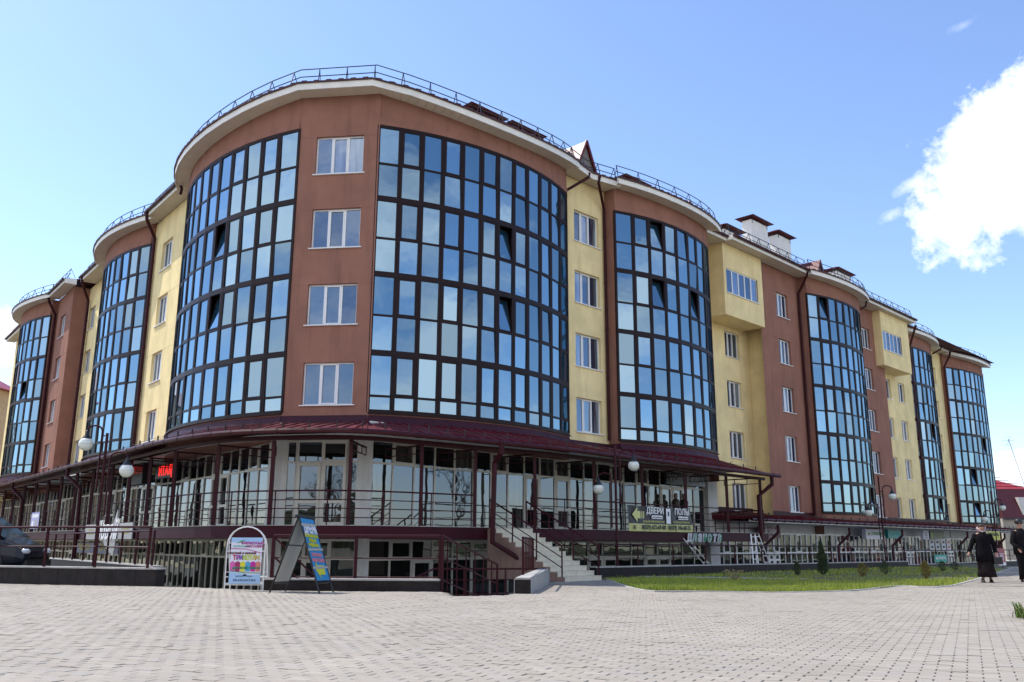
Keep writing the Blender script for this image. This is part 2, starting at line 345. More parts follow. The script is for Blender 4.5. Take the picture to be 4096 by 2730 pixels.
for j in range(int(cv_.min()/BW), int(cv_.max()/BW)+1):
    v = j*BW; off = (j % 2)*.5
    us = (np.arange(int(cu_.min()/BL), int(cu_.max()/BL)+1)+off)*BL
    X = us*eu[0]+v*ev[0]; Y = us*eu[1]+v*ev[1]
    ok = (Y > 5.2) & (np.abs(X) < .68*Y+.8) & (Y < 26)
    for x, y in zip(X[ok], Y[ok]): cells.append((x, y))
cells = np.array(cells)
pf = np.interp(cells[:,0], [p[0] for p in PL]+[2.0, 9, 12.2, 40], [p[1] for p in PL]+[20.3, 21.6, 25.2, 25.2])
# the walkway to the steps and the path on the right are paved too
keep = cells[:,1] < pf-.1
extra = []
for i in np.where(~keep)[0]:
    x, y = cells[i]
    if x > .55 and y < 25.2 and not in_poly(x, y, LAWN_FULL) and (x < 3.3 or x > 8.3): keep[i] = True
lawnmask = np.array([keep[i] and cells[i,1] > 19.8 and in_poly(cells[i,0], cells[i,1], LAWN_FULL) for i in range(len(cells))])
keep &= ~lawnmask
cells = cells[keep]
d2 = cells[:,0]**2*.5+cells[:,1]**2; order = np.argsort(d2); near = order[:300]; far_ = order[300:]
def paver_verts(cx, cy, tiltx, tilty, dz, l=BL-.010, w=BW-.004, c=.003):
    hl, hw = l/2, w/2; out = []
    for (a, b, z) in ((-hl,-hw,-.03),(hl,-hw,-.03),(hl,hw,-.03),(-hl,hw,-.03),(-hl,-hw,-c),(hl,-hw,-c),(hl,hw,-c),(-hl,hw,-c),(-hl+c,-hw+c,0),(hl-c,-hw+c,0),(hl-c,hw-c,0),(-hl+c,hw-c,0)):
        x = cx+a*eu[0]+b*ev[0]; y = cy+a*eu[1]+b*ev[1]; out.append((x, y, gz(y)+z+dz+a*tiltx+b*tilty))
    return out
PF = [(0,1,5,4),(1,2,6,5),(2,3,7,6),(3,0,4,7),(4,5,9,8),(5,6,10,9),(6,7,11,10),(7,4,8,11),(8,9,10,11)]
pv = paver_verts(0, 0, 0, 0, 0); z0_ = gz(0)
pme = bpy.data.meshes.new('paver'); pme.from_pydata([(x, y, z-gz(y)) for x, y, z in pv], [], PF); pme.materials.append(PAVER)
def undul(x, y): return .003*math.sin(.9*x+.4*y)+.003*math.sin(.35*x-1.1*y+2)
for i in near:
    x, y = cells[i]; M = Matrix.Rotation(rs.normal(0,.010), 4, 'X') @ Matrix.Rotation(rs.normal(0,.007), 4, 'Y')
    M.translation = (x, y, gz(y)+undul(x,y)+rs.normal(0,.0013)); inst('paver', pme, M, plaza)
vv = []; ff = []
for k, i in enumerate(far_):
    x, y = cells[i]; b = 12*k
    vv += paver_verts(x, y, rs.normal(0,.007), rs.normal(0,.010), undul(x,y)+rs.normal(0,.0015)); ff += [tuple(b+q for q in f) for f in PF]
me = bpy.data.meshes.new('paver_field'); me.from_pydata(vv, [], ff); me.materials.append(PAVER)
o = bpy.data.objects.new('paver_field', me); C.objects.link(o); o.parent = plaza; o['kind'] = 'stuff'
# walkway behind the crest (flagged strip up to the steps) and the path on the right
mb = MB()
mb.poly([(.5, 25.0, gz(25)+.002), (3.06, 25.0, gz(25)+.002), (3.0, 28.6, -1.098), (1.5, 27.2, -1.098), (.75, 26.4, -1.098)])
mb.build('walkway', PAVER, kind='structure')
mb = MB(); mb.poly([(12.2, 25.1, -1.098), (24.6, 44.5, -1.098), (30, 50, -1.098), (62, 60, -1.098), (62, 25.1, -1.098)]); mb.build('path', PAVER, kind='structure')
def path_flags():
    vv=[]; ff=[]; k=0; rs2=np.random.RandomState(3)
    a=math.radians(58); e1=np.array([math.cos(a),math.sin(a)]); e2=np.array([-e1[1],e1[0]])
    for i in range(0, 110):
        for j in range(-40, 2):
            p=np.array([12.3,25.3])+e1*(i*.2+(j%2)*.1)+e2*(j*.2+.0)
            if p[1]<25.25 or p[0]>.62*p[1]+.5: continue
            b=len(vv); z=-1.094+rs2.normal(0,.0015)
            for s_,t_ in ((-.096,-.096),(.096,-.096),(.096,.096),(-.096,.096)): q=p+e1*s_+e2*t_; vv.append((q[0],q[1],z+s_*rs2.normal(0,.01)))
            ff.append((b,b+1,b+2,b+3))
    for i in range(0, 13):
        for j in range(0, 22):
            x=.62+i*.2+(j%2)*.1; y=25.1+j*.21
            if in_poly(x,y,LAWN_FULL) or x>3.2 or y>26+(x-.6)*.95: continue
            b=len(vv); z=-1.094+rs2.normal(0,.0015)
            for s_,t_ in ((-.096,-.1),(.096,-.1),(.096,.1),(-.096,.1)): vv.append((x+s_,y+t_,z if y+t_>25 else z))
            ff.append((b,b+1,b+2,b+3))
    me=bpy.data.meshes.new('path_flags'); me.from_pydata(vv,[],ff); me.materials.append(PAVER); o=bpy.data.objects.new('path_flags',me); C.objects.link(o); o['kind']='stuff'
path_flags()
# retaining faces of the sunken yard
mb = MB()
for a, b in zip(PL, PL[1:]): mb.poly([(a[0],a[1],gz(a[1])-.01),(b[0],b[1],gz(b[1])-.01),(b[0],b[1],-2.2),(a[0],a[1],-2.2)])
mb.poly([(.36,20.35,-1.0),(.75,26.4,-1.05),(.75,26.4,-2.2),(.36,20.35,-2.2)])
mb.build('retaining_face', CONC, kind='structure')
# lawn
mb = MB()
SOIL = mat('lawn_soil', (.075, .095, .022), .95, var=.4, vscale=1.1, coord='World', vcol=(.15, .115, .07))
mb.poly([(x, y, (gz(y) if y < 25 else -1.1)-.001+.006) for x, y in LAWN_FULL]); lawn = mb.build('lawn', SOIL, kind='structure')
def grass():
    rg = np.random.RandomState(8); vv = []; ff = []; mi = []
    n = 0; want = 90000; P = LAWN_FULL
    while n < want:
        y = 20.3 + rg.rand()**2.6*26; x = 3 + rg.rand()*20
        if x > .62*y or not in_poly(x, y, P): continue
        patch = math.sin(x*1.9+1)*math.sin(y*1.3)+.5*math.sin(x*.7+y*.9)
        if y > 28 and rg.rand() < .72+.25*patch: 
            n += 1; continue
        sc = 1 + (y-20)*.05; h = (.04+.07*rg.rand())*(1.5 if patch > .4 else 1)*(1 if y < 29 else .8); w = .007*sc
        a = rg.rand()*6.28; dx, dy = math.cos(a)*w, math.sin(a)*w; lx, ly = rg.normal(0,.022,2); z = (gz(y) if y < 25 else -1.1)+.004
        b = len(vv); vv += [(x-dx,y-dy,z),(x+dx,y+dy,z),(x+lx,y+ly,z+h)]; ff.append((b,b+1,b+2)); mi.append(0 if rg.rand() < .72 else (1 if rg.rand() < .7 else 2)); n += 1
    me = bpy.data.meshes.new('grass'); me.from_pydata(vv, [], ff)
    for m in (mat('grass_blade', (.30,.36,.035), .5, spec=.4), mat('grass_blade_dark', (.10,.18,.02), .6), mat('grass_blade_dry', (.34,.30,.12), .7)): me.materials.append(m)
    me.polygons.foreach_set('material_index', mi); o = bpy.data.objects.new('grass', me); C.objects.link(o); o['kind'] = 'stuff'
grass()
# kerb around the lit lawn tongue and a stone strip in the lawn
mb = MB(); pts = [(3.03, 28.6), (3.06, 26.2), (3.12, 21.15), (4.23, 20.72), (5.89, 20.35), (7.2, 20.9), (8.32, 21.81), (10.76, 25.1), (12.3, 25.3), (24.6, 44.5)]
sm = catmull(pts, 4)
for a, b in zip(sm, sm[1:]): mb.bar((a[0], a[1], (gz(a[1]) if a[1] < 25 else -1.1)-.02), (b[0], b[1], (gz(b[1]) if b[1] < 25 else -1.1)-.02), .08, .09)
mb.build('lawn_kerb', GRANITEC, kind='structure')
mb = MB(); mb.bar((3.3, 31.9, -1.1), (9.6, 29.4, -1.1), .45, .06); mb.build('lawn_strip', GRANITEC, kind='structure')
# low floor in front of the right wing shops
mb = MB(); mb.poly([R.p(-5,RW,-1.75), R.p(62,RW,-1.75), R.p(62,-3,-1.75), R.p(-5,-3,-1.75)]); mb.build('shop_walk', CONC, kind='structure')
mb = MB(); mb.poly([(-40,33.5,-1.0),(-25,28.4,-1.0),(-8.98,23.1,-1.0),(-10.4,26.3,-1.0),(-20.5,39.7,-1.0),(-40,60,-1.0)]); mb.build('driveway', ASPH, kind='structure')
# ------------------------------------------------------------------ parapets and railings
def clad_wall(name, A, B, w, z0a, z0b, z1a, z1b, label, tilew=1.0, group=None):
    A = np.array(A); B = np.array(B); ln = np.hypot(*(B-A)); u = (B-A)/ln; n = np.array([u[1], -u[0]])
    if n[1] > 0: n = -n
    t = empty(name, (A[0], A[1], z0a), label, 'parapet wall', group)
    inv = Matrix.Translation((-A[0], -A[1], -z0a))
    def P(a, o, z): q = A+u*a+n*o; return inv @ Vector((q[0], q[1], z))
    core = MB(); za = lambda a: z0a+(z0b-z0a)*a/ln; zb = lambda a: z1a+(z1b-z1a)*a/ln
    core.hexa([P(0,.0,z0a-.9), P(ln,.0,z0b-.9), P(ln,-w,z0b-.9), P(0,-w,z0a-.9), P(0,0,z1a-.04), P(ln,0,z1b-.04), P(ln,-w,z1b-.04), P(0,-w,z1a-.04)]); core.build('core', CONC, t)
    cp = MB(); cp.hexa([P(-.02,.035,z1a-.038), P(ln+.02,.035,z1b-.038), P(ln+.02,-w-.03,z1b-.038), P(-.02,-w-.03,z1a-.038), P(-.02,.035,z1a), P(ln+.02,.035,z1b), P(ln+.02,-w-.03,z1b), P(-.02,-w-.03,z1a)]); cp.build('coping', GRANITEC, t)
    k = max(1, int(round(ln/tilew))); d_ = ln/k
    for i in range(k):
        a, b = i*d_+.004, (i+1)*d_-.004; f = MB()
        f.hexa([P(a,.001,za(a)-.02), P(b,.001,za(b)-.02), P(b,.02,za(b)-.02), P(a,.02,za(a)-.02), P(a,.001,zb(a)-.042), P(b,.001,zb(b)-.042), P(b,.02,zb(b)-.042), P(a,.02,zb(a)-.042)]); f.build('tile', GRANITE, t)
    f = MB(); 
    for a0, a1 in ((-.02,-.001),(ln+.001,ln+.02)): f.hexa([P(a0,.02,za(0 if a0<0 else ln)-.02), P(a1,.02,za(0 if a0<0 else ln)-.02), P(a1,-w,za(0 if a0<0 else ln)-.02), P(a0,-w,za(0 if a0<0 else ln)-.02), P(a0,.02,zb(0 if a0<0 else ln)-.042), P(a1,.02,zb(0 if a0<0 else ln)-.042), P(a1,-w,zb(0 if a0<0 else ln)-.042), P(a0,-w,zb(0 if a0<0 else ln)-.042)])
    f.build('end_cladding', GRANITE, t); return t
clad_wall('parapet_wall', (-25, 28.25), (-8.98, 22.91), .3, -1.12, -1.07, -.63, -.63, 'black granite clad wall with pale coping beside the parked car, along the left of the plaza', .62)
clad_wall('parapet_wall', (-20.5, 39.7), (-10.4, 26.3), .25, -1.2, -1.1, -.66, -.66, 'grey wall with bright coping behind the parked car in front of the left wing', 1.2)
clad_wall('parapet_wall', (-5.63, 20.62), (-1.62, 20.32), .3, -1.06, -1.04, -.78, -.78, 'low dark stone kerb wall behind the two advertising boards', 1.3)
clad_wall('parapet_wall', (.75, 26.2), (.06, 19.3), -.36, -1.1, -1.03, -.70, -.70, 'dark stone block wall with pale edge left of the cream steps', .8)
a_, b_ = R.p(-5.0, RW), R.p(21.2, RW); clad_wall('parapet_wall', a_[:2], b_[:2], .25, -1.06, -1.22, -.72, -.82, 'long grey stone parapet behind the lawn, from the steps to the thuja', 1.25)
a_, b_ = R.p(21.3, RW), R.p(60, RW); clad_wall('parapet_wall', a_[:2], b_[:2], .25, -1.22, -1.5, -1.0, -1.0, 'lower grey stone parapet behind the row of small shrubs', 1.6)
def railing(name, pts, label, rails, post_every=1.6, post=.05, rr=.022, top=.028, z_off=0., foot=True, group=None, pickets=None, mtl=None, parent=None):
    """pts: world polyline at base; rails: heights"""
    mtl = mtl or MAROON; P = [Vector(V3(p)) for p in pts]
    t = empty(name, P[0], label if parent is None else None, 'railing' if parent is None else None, group, parent=parent); O = P[0]
    Q = [p-O for p in P]
    for i, h in enumerate(rails):
        mb = MB(); mb.tube([q+Vector((0,0,h)) for q in Q], top if h == max(rails) else rr*.75, 8 if h == max(rails) else 6); mb.build('rail', mtl, t)
    # posts along
    seg = [(a, b, (b-a).length) for a, b in zip(Q, Q[1:])]; tot = sum(s[2] for s in seg); k = max(1, int(round(tot/post_every)))
    for i in range(k+1):
        d_ = tot*i/k; 
        for a, b, l in seg:
            if d_ <= l+1e-6: p = a+(b-a)*(d_/l if l else 0); break
            d_ -= l
        mb = MB(); mb.bar(p, p+Vector((0,0,max(rails))), post)
        mb.build('post', mtl, t)
    if pickets:
        for i in range(int(tot/pickets)):
            d_ = pickets*(i+.5)
            for a, b, l in seg:
                if d_ <= l: p = a+(b-a)*(d_/l); break
                d_ -= l
            mb = MB(); mb.bar(p+Vector((0,0,.05)), p+Vector((0,0,max(rails))), .03); mb.build('picket', mtl, t)
    return t
railing('ramp_railing', [(-25, 28.1, -.63), (-9.2, 22.86, -.63)], 'dark red two-rail railing standing on the black granite wall by the car', [.52, 1.02], 1.62, .055)
railing('ramp_railing', [(-20.4, 39.5, -.66), (-10.5, 26.4, -.66)], 'dark red railing on the bright coping behind the parked car', [.5, 1.0], 1.9, .05)
o = railing('pit_railing', [(-5.5, 20.8, -1.05), (-1.62, 20.5, -1.05)], 'dark red railing frame with diagonal braces behind the advertising boards', [.3, .72, 1.22], 2.0, .07)
mb = MB()
for a, b in (((.05,0,1.15),(.95,-.06,.35)),((.05,0,.72),(.95,-.06,-.02))): mb.bar(a, b, .035)
mb.build('brace', MAROON, o)
P0 = [(-1.55, 20.4, -1.05), (-.35, 22.6, -1.72)]
railing('stair_railing', P0, 'dark red picket handrail going down into the sunken yard', [.25, .75, 1.22], 3.0, .055, pickets=.42)
railing('pit_railing', [(-3.2, 24.6, -2.2), (-2.2, 25.6, -1.7), (1.0, 26.2, -1.7)], 'low dark red railing at the foot of the sunken yard stairs', [.3, .7, 1.0], 1.3, .04)
railing('steps_fence', [(.27, 20.9, -.70), (.62, 25.5, -.70)], 'dense dark red picket fence on the stone block wall left of the steps', [.42, .84], 5, .05, pickets=.62)
railing('parapet_railing', [R.p(-4.7, RW-.1, -.72), R.p(21, RW-.1, -.82)], 'dark red two-rail railing on the parapet behind the lawn', [.36, .72], 2.1, .045)
railing('parapet_railing', [R.p(21.2, RW-.1, -1.0), R.p(59, RW-.1, -1.0)], 'long low dark red railing on the far parapet behind the shrubs', [.36, .72], 1.5, .04)
# steps down into the yard
mb = MB()
for i in range(7): mb.hexa([(-1.5+.16*i,19.9+.32*i,-2.2),(0+.05*i,18.7+.9+.32*i-.9,-2.2),(0+.05*i,19.05+.32*i,-2.2),(-1.34+.16*i,20.25+.32*i,-2.2),(-1.5+.16*i,19.9+.32*i,-1.06-.16*i-.16),(0+.05*i,18.7+.32*i,-1.06-.16*i-.16),(0+.05*i,19.05+.32*i,-1.06-.16*i-.16),(-1.34+.16*i,20.25+.32*i,-1.06-.16*i-.16)])
mb.build('yard_steps', CONC, kind='structure')
# ------------------------------------------------------------------ the cream tiled flight of steps up to the terrace
ST = empty('entrance_steps', (1.6, 27.1, -1.1), 'flight of cream tiled steps climbing from the walkway to the raised terrace', 'steps')
def steps():
    O = Vector((1.6, 27.1, -1.1)); inv = Matrix.Translation(-O)
    # the flight runs from bottom (n 3.9, s -3.9) towards the terrace edge
    bl = np.array([1.60, 27.1]); br = np.array([2.82, 28.32]); w = br-bl; wl = np.hypot(*w); wu = w/wl; up = np.array([-wu[1], wu[0]])
    # direction of climb: mostly to the left along the terrace edge
    cl = np.array([-.711, .703])
    n = 10; rise = 1.6/11; tread = .295
    for i in range(11):
        a = bl+cl*tread*i; b = br+cl*tread*i; z1 = rise*(i+1)
        c = a+cl*(tread+.02); d = b+cl*(tread+.02)
        mb = MB(); k = 4
        base = a; 
        for q in range(k):       # tiles on the riser face
            p = a+(b-a)*(q/k)+wu*.005; r_ = a+(b-a)*((q+1)/k)-wu*.005; nf = -cl*.012
            mb.hexa([(p[0]-O.x,p[1]-O.y,z1-rise+.003),(r_[0]-O.x,r_[1]-O.y,z1-rise+.003),(r_[0]+nf[0]-O.x,r_[1]+nf[1]-O.y,z1-rise+.003),(p[0]+nf[0]-O.x,p[1]+nf[1]-O.y,z1-rise+.003),
                     (p[0]-O.x,p[1]-O.y,z1-.02),(r_[0]-O.x,r_[1]-O.y,z1-.02),(r_[0]+nf[0]-O.x,r_[1]+nf[1]-O.y,z1-.02),(p[0]+nf[0]-O.x,p[1]+nf[1]-O.y,z1-.02)])
        nf = -cl*.02
        mb.hexa([(a[0]+nf[0]-O.x,a[1]+nf[1]-O.y,z1-.02),(b[0]+nf[0]-O.x,b[1]+nf[1]-O.y,z1-.02),(d[0]-O.x,d[1]-O.y,z1-.02),(c[0]-O.x,c[1]-O.y,z1-.02),(a[0]+nf[0]-O.x,a[1]+nf[1]-O.y,z1),(b[0]+nf[0]-O.x,b[1]+nf[1]-O.y,z1),(d[0]-O.x,d[1]-O.y,z1),(c[0]-O.x,c[1]-O.y,z1)])
        mb.build('step', TILEW, ST)
        sb = MB(); e = wu*.002
        sb.hexa([(a[0]-e[0]*40-O.x,a[1]-e[1]*40-O.y,0),(b[0]-O.x,b[1]-O.y,0),(d[0]-O.x,d[1]-O.y,0),(c[0]-e[0]*40-O.x,c[1]-e[1]*40-O.y,0),(a[0]-e[0]*40-O.x,a[1]-e[1]*40-O.y,z1-.021),(b[0]-O.x,b[1]-O.y,z1-.021),(d[0]-O.x,d[1]-O.y,z1-.021),(c[0]-e[0]*40-O.x,c[1]-e[1]*40-O.y,z1-.021)]); sb.build('step_side', RISERB, ST)
    top = 11*tread
    for base, lab in ((bl, 'left'), (br, 'right')):
        p0 = base+cl*.1; p1 = base+cl*top
        railing('step_railing', [(p0[0], p0[1], -1.1+.12), (p1[0], p1[1], .5)], 'dark red sloping handrail on the %s side of the cream steps' % lab, [.28, .58, .92], 1.05, .045)
steps()
# ================================================================== THE APARTMENT BUILDING
BLD = empty('apartment_building', (0,0,0), 'long brown and yellow apartment block with tall curved glazed bays wrapping the street corner', 'apartment building')
NPANE = [0]
def arcp(fr, c, r, a, z=0., dr=0.):      # a = angle from outward normal, positive towards +s
    return fr.p(c[0]+(r+dr)*math.sin(a), c[1]+(r+dr)*math.cos(a), z)
def wtop(t, zt): return zt[0]+(zt[2]-zt[0])*t+(zt[1]-(zt[0]+zt[2])/2)*math.sin(PI*min(1,max(0,t)))
def bay(fr, cs, cn, r, s0, s1, ncol, zb, floors, opens=(), single=True, label=None, ztop=ZT, zt=(16.02, 15.8, 16.02)):
    c = (cs, cn); a0 = math.asin((s0-cs)/r); a1 = math.asin((s1-cs)/r)
    A = [a0+(a1-a0)*i/ncol for i in range(ncol+1)]
    P = empty('bay_window', (0,0,0), parent=BLD)
    fm = MB(); lv = [ztop]
    tops = [ztop]+floors
    rows = []      # (z_low, z_high) panes
    for i, t in enumerate(tops):
        nxt = tops[i+1] if i+1 < len(tops) else zb
        last = i == len(tops)-1
        zt_ = t - (.10 if i == 0 else .10)
        if not last: mid = t-1.50; rows += [(mid+.04, zt_, True), (nxt+.10, mid-.04, False)]
        else: mid = zb+.56; rows += [(mid+.04, zt_, True), (zb+.09, mid-.04, False)]
    def q(a, dr, z): return arcp(fr, c, r, a, z, dr)
    for i in range(ncol):      # horizontal members
        a, b = A[i], A[i+1]
        bands = [(ztop-.10, ztop, .03), (zb-.02, zb+.09, .03)] + [(f-.10, f+.10, .03) for f in floors]
        for (l, h, t) in rows:
            if t: bands.append((l-.08, l, .012))
        for zl, zh, d_ in bands:
            fm.hexa([q(a,-.06,zl), q(b,-.06,zl), q(b,d_,zl), q(a,d_,zl), q(a,-.06,zh), q(b,-.06,zh), q(b,d_,zh), q(a,d_,zh)])
    for i, a in enumerate(A):      # paired vertical mullions
        w = .085/r if 0 < i < ncol else .05/r
        fm.hexa([q(a-w,-.06,zb), q(a+w,-.06,zb), q(a+w,.022,zb), q(a-w,.022,zb), q(a-w,-.06,ztop), q(a+w,-.06,ztop), q(a+w,.022,ztop), q(a-w,.022,ztop)])
        if 0 < i < ncol:
            w2 = .012/r
            fm.hexa([q(a-w2,.0221,zb), q(a+w2,.0221,zb), q(a+w2,.03,zb), q(a-w2,.03,zb), q(a-w2,.0221,ztop), q(a+w2,.0221,ztop), q(a+w2,.03,ztop), q(a-w2,.03,ztop)])
    # panes
    rest = MB()
    for i in range(ncol):
        a, b = A[i]+.08/r, A[i+1]-.08/r
        am = (a+b)/2
        for k, (l, h, sash) in enumerate(rows):
            op = (i, k) in opens
            thin = sash and (i % 2 == 1) or op
            pa, pb, pl, ph = a, b, l, h
            if thin:      # opening sash: extra inner frame
                e = .055; pa += e/r; pb -= e/r; pl += e; ph -= e
                if not op:
                    for (x0, x1, y0, y1) in ((a, pa, l, h), (pb, b, l, h), (pa, pb, l, pl), (pa, pb, ph, h)):
                        fm.hexa([q(x0,-.05,y0), q(x1,-.05,y0), q(x1,.012,y0), q(x0,.012,y0), q(x0,-.05,y1), q(x1,-.05,y1), q(x1,.012,y1), q(x0,.012,y1)])
            p0 = Vector(q(pa, -.02, pl)); p1 = Vector(q(pb, -.02, pl)); w = (p1-p0).length; hh = ph-pl
            x = (p1-p0)/w; nrm = Vector((0,0,1)).cross(x)      # points inwards or outwards
            out = Vector((*(fr.n), 0)); 
            if nrm.dot(out) < 0: nrm = -nrm
            ctr = (p0+p1)/2 + Vector((0,0,hh/2))
            y = Vector((0,0,1)).cross(x)
            M = Matrix((x, y, Vector((0,0,1)))).transposed().to_4x4()
            tx, tz = rnd.gauss(0,.006), rnd.gauss(0,.013)
            if rnd.random() < .10: tx += rnd.choice((-1,1))*.015; tz += rnd.choice((-1,1))*.03
            if op:      # tilted inwards at the top
                t_ = -.22; ax = Matrix.Rotation(t_ if y.dot(out) > 0 else -t_, 4, 'X') if True else None
                base = (p0+p1)/2
                Mw = Matrix.Translation(base) @ M @ Matrix.Rotation((.2 if y.dot(out) < 0 else -.2)*-1, 4, 'X') @ Matrix.Translation((0,0,hh/2))
                s_ = MB(); e = .05
                for bx in ((-w/2-e,-w/2,-hh/2-e,hh/2+e),(w/2,w/2+e,-hh/2-e,hh/2+e),(-w/2,w/2,-hh/2-e,-hh/2),(-w/2,w/2,hh/2,hh/2+e)): s_.box(bx[0],bx[1],-.03,.03,bx[2],bx[3],0,Mw)
                s_.build('open_sash', DARKF, P)
            else: Mw = Matrix.Translation(ctr) @ M @ Matrix.Rotation(tx, 4, 'X') @ Matrix.Rotation(tz, 4, 'Z')
            if single and NPANE[0] < 297:
                m_ = MB(); m_.box(-w/2-.01, w/2+.01, -.006, .006, -hh/2-.01, hh/2+.01); o = m_.build('glass_pane', BAYGLASS, P); o.matrix_basis = Mw; NPANE[0] += 1
            else: rest.box(-w/2-.01, w/2+.01, -.006, .006, -hh/2-.01, hh/2+.01, 0, Mw)
    if rest.v: rest.build('glass_panes', BAYGLASS, P, kind='stuff')
    fm.build('frame', DARKF, P)
    # dark lining behind, sill ledge, and plaster above and below following the curve
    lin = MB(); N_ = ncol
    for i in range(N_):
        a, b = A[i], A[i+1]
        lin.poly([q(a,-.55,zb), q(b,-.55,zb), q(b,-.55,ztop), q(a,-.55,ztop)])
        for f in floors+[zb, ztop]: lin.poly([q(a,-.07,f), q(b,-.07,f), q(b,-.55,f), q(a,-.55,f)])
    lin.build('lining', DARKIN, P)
    up = MB()
    for i in range(N_):
        a, b = A[i], A[i+1]; za_, zb_ = wtop(i/N_, zt)+.03, wtop((i+1)/N_, zt)+.03
        up.poly([q(a,.0,ztop+.003), q(b,.0,ztop+.003), q(b,.0,zb_), q(a,.0,za_)])
        up.hexa([q(a,.001,ztop+.001), q(b,.001,ztop+.001), q(b,.045,ztop+.001), q(a,.045,ztop+.001), q(a,.001,ztop+.26), q(b,.001,ztop+.26), q(b,.045,ztop+.25), q(a,.045,ztop+.25)])
    up.build('wall', BROWN, P); lo = MB(); zl_ = zb-1.0 if zb > 3 else zb-.5
    for i in range(N_):
        a, b = A[i], A[i+1]
        lo.poly([q(a,.0,zl_), q(b,.0,zl_), q(b,.0,zb-.021), q(a,.0,zb-.021)])
        lo.poly([q(a,.0,zl_), q(b,.0,zl_), q(b,-1.2,zl_), q(a,-1.2,zl_)])
    lo.build('wall', BROWN, P)
    sl_ = MB()
    for i in range(N_): 
        a, b = A[i], A[i+1]; sl_.hexa([q(a,-.02,zb-.06), q(b,-.02,zb-.06), q(b,.09,zb-.06), q(a,.09,zb-.06), q(a,-.02,zb-.021), q(b,-.02,zb-.021), q(b,.09,zb-.021), q(a,.09,zb-.021)])
    sl_.build('sill', DARKF, P)
    return A
def returns(fr, s, n0, n1, z0, z1, m):      # side wall of a projecting part
    mb = MB(); mb.poly([fr.p(s,n0,z0), fr.p(s,n1,z0), fr.p(s,n1,z1), fr.p(s,n0,z1)]); mb.build('wall', m, BLD)
def wall(fr, s0, s1, n, z0, z1, m, wins=(), depth=.16, joints=True):
    """wall sheet with real window holes; wins = (a, b, low, high)"""
    S = sorted(set([s0, s1]+[w[0] for w in wins]+[w[1] for w in wins])); Z = sorted(set([z0, z1]+[w[2] for w in wins]+[w[3] for w in wins])); mb = MB()
    for i in range(len(S)-1):
        for j in range(len(Z)-1):
            cs, cz = (S[i]+S[i+1])/2, (Z[j]+Z[j+1])/2
            if any(w[0] < cs < w[1] and w[2] < cz < w[3] for w in wins): continue
            mb.poly([fr.p(S[i],n,Z[j]), fr.p(S[i+1],n,Z[j]), fr.p(S[i+1],n,Z[j+1]), fr.p(S[i],n,Z[j+1])])
    for a, b, l, h in wins:
        mb.poly([fr.p(a,n,l), fr.p(a,n,h), fr.p(a,n-depth,h), fr.p(a,n-depth,l)]); mb.poly([fr.p(b,n,l), fr.p(b,n,h), fr.p(b,n-depth,h), fr.p(b,n-depth,l)])
        mb.poly([fr.p(a,n,h), fr.p(b,n,h), fr.p(b,n-depth,h), fr.p(a,n-depth,h)]); mb.poly([fr.p(a,n,l), fr.p(b,n,l), fr.p(b,n-depth,l), fr.p(a,n-depth,l)])
    if joints:
        for f in [ZW-FH*k-.02 for k in range(6)]:
            if z0 < f < z1:
                segs = [(s0, s1)]
                for a, b, l, h in wins:
                    if l-.1 < f < h+.1: segs = [t for u in segs for t in (((u[0], min(u[1], a-.03)), (max(u[0], b+.03), u[1])) if not (u[1] < a or u[0] > b) else (u,))]
                for u in segs:
                    if u[1]-u[0] > .05: fr.box(mb, u[0], u[1], n+.001, n+.006, f-.012, f+.004)
    mb.build('wall', m, BLD)
def window(fr, a, b, l, h, n, sashes=3, depth=.16, open_=None, cas=1, sill=True):
    P = empty('window', (0,0,0), parent=BLD); f = MB(); y = n-depth; t = .05; wd = (b-a)
    fr.box(f, a, b, y-.05, y+.02, l, l+t); fr.box(f, a, b, y-.05, y+.02, h-t, h); fr.box(f, a, a+t, y-.05, y+.02, l+t, h-t); fr.box(f, b-t, b, y-.05, y+.02, l+t, h-t)
    cuts = [a+wd*i/sashes for i in range(sashes+1)]
    for c_ in cuts[1:-1]: fr.box(f, c_-.035, c_+.035, y-.05, y+.019, l+t, h-t)
    for i in range(sashes):
        x0, x1 = cuts[i]+(t if i == 0 else .035), cuts[i+1]-(t if i == sashes-1 else .035); z0, z1 = l+t, h-t
        if i % 2 == cas % 2:
            e = .038
            for bx in ((x0,x0+e,z0,z1),(x1-e,x1,z0,z1),(x0+e,x1-e,z0,z0+e),(x0+e,x1-e,z1-e,z1)): fr.box(f, bx[0], bx[1], y-.04, y+.035, bx[2], bx[3])
            x0 += e; x1 -= e; z0 += e; z1 -= e
        M = fr.mat((x0+x1)/2, y-.02, (z0+z1)/2) @ Matrix.Rotation(rnd.gauss(0,.012), 4, 'X') @ Matrix.Rotation(rnd.gauss(0,.012), 4, 'Z')
        if open_ == i: M = fr.mat((x0+x1)/2, y+.02, z0) @ Matrix.Rotation(-.16, 4, 'X') @ Matrix.Translation((0,0,(z1-z0)/2))
        p = MB(); p.box(-(x1-x0)/2-.01, (x1-x0)/2+.01, -.004, .004, -(z1-z0)/2-.01, (z1-z0)/2+.01); o = p.build('pane', WINGLASS, P); o.matrix_basis = M
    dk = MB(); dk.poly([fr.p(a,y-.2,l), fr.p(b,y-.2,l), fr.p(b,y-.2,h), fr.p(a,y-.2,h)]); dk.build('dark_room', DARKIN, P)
    f.build('frame', PVC, P)
    if sill:
        s = MB(); fr.box(s, a-.06, b+.09, n-depth+.02, n+.07, l-.035, l-.001); s.build('sill', PVC, P)
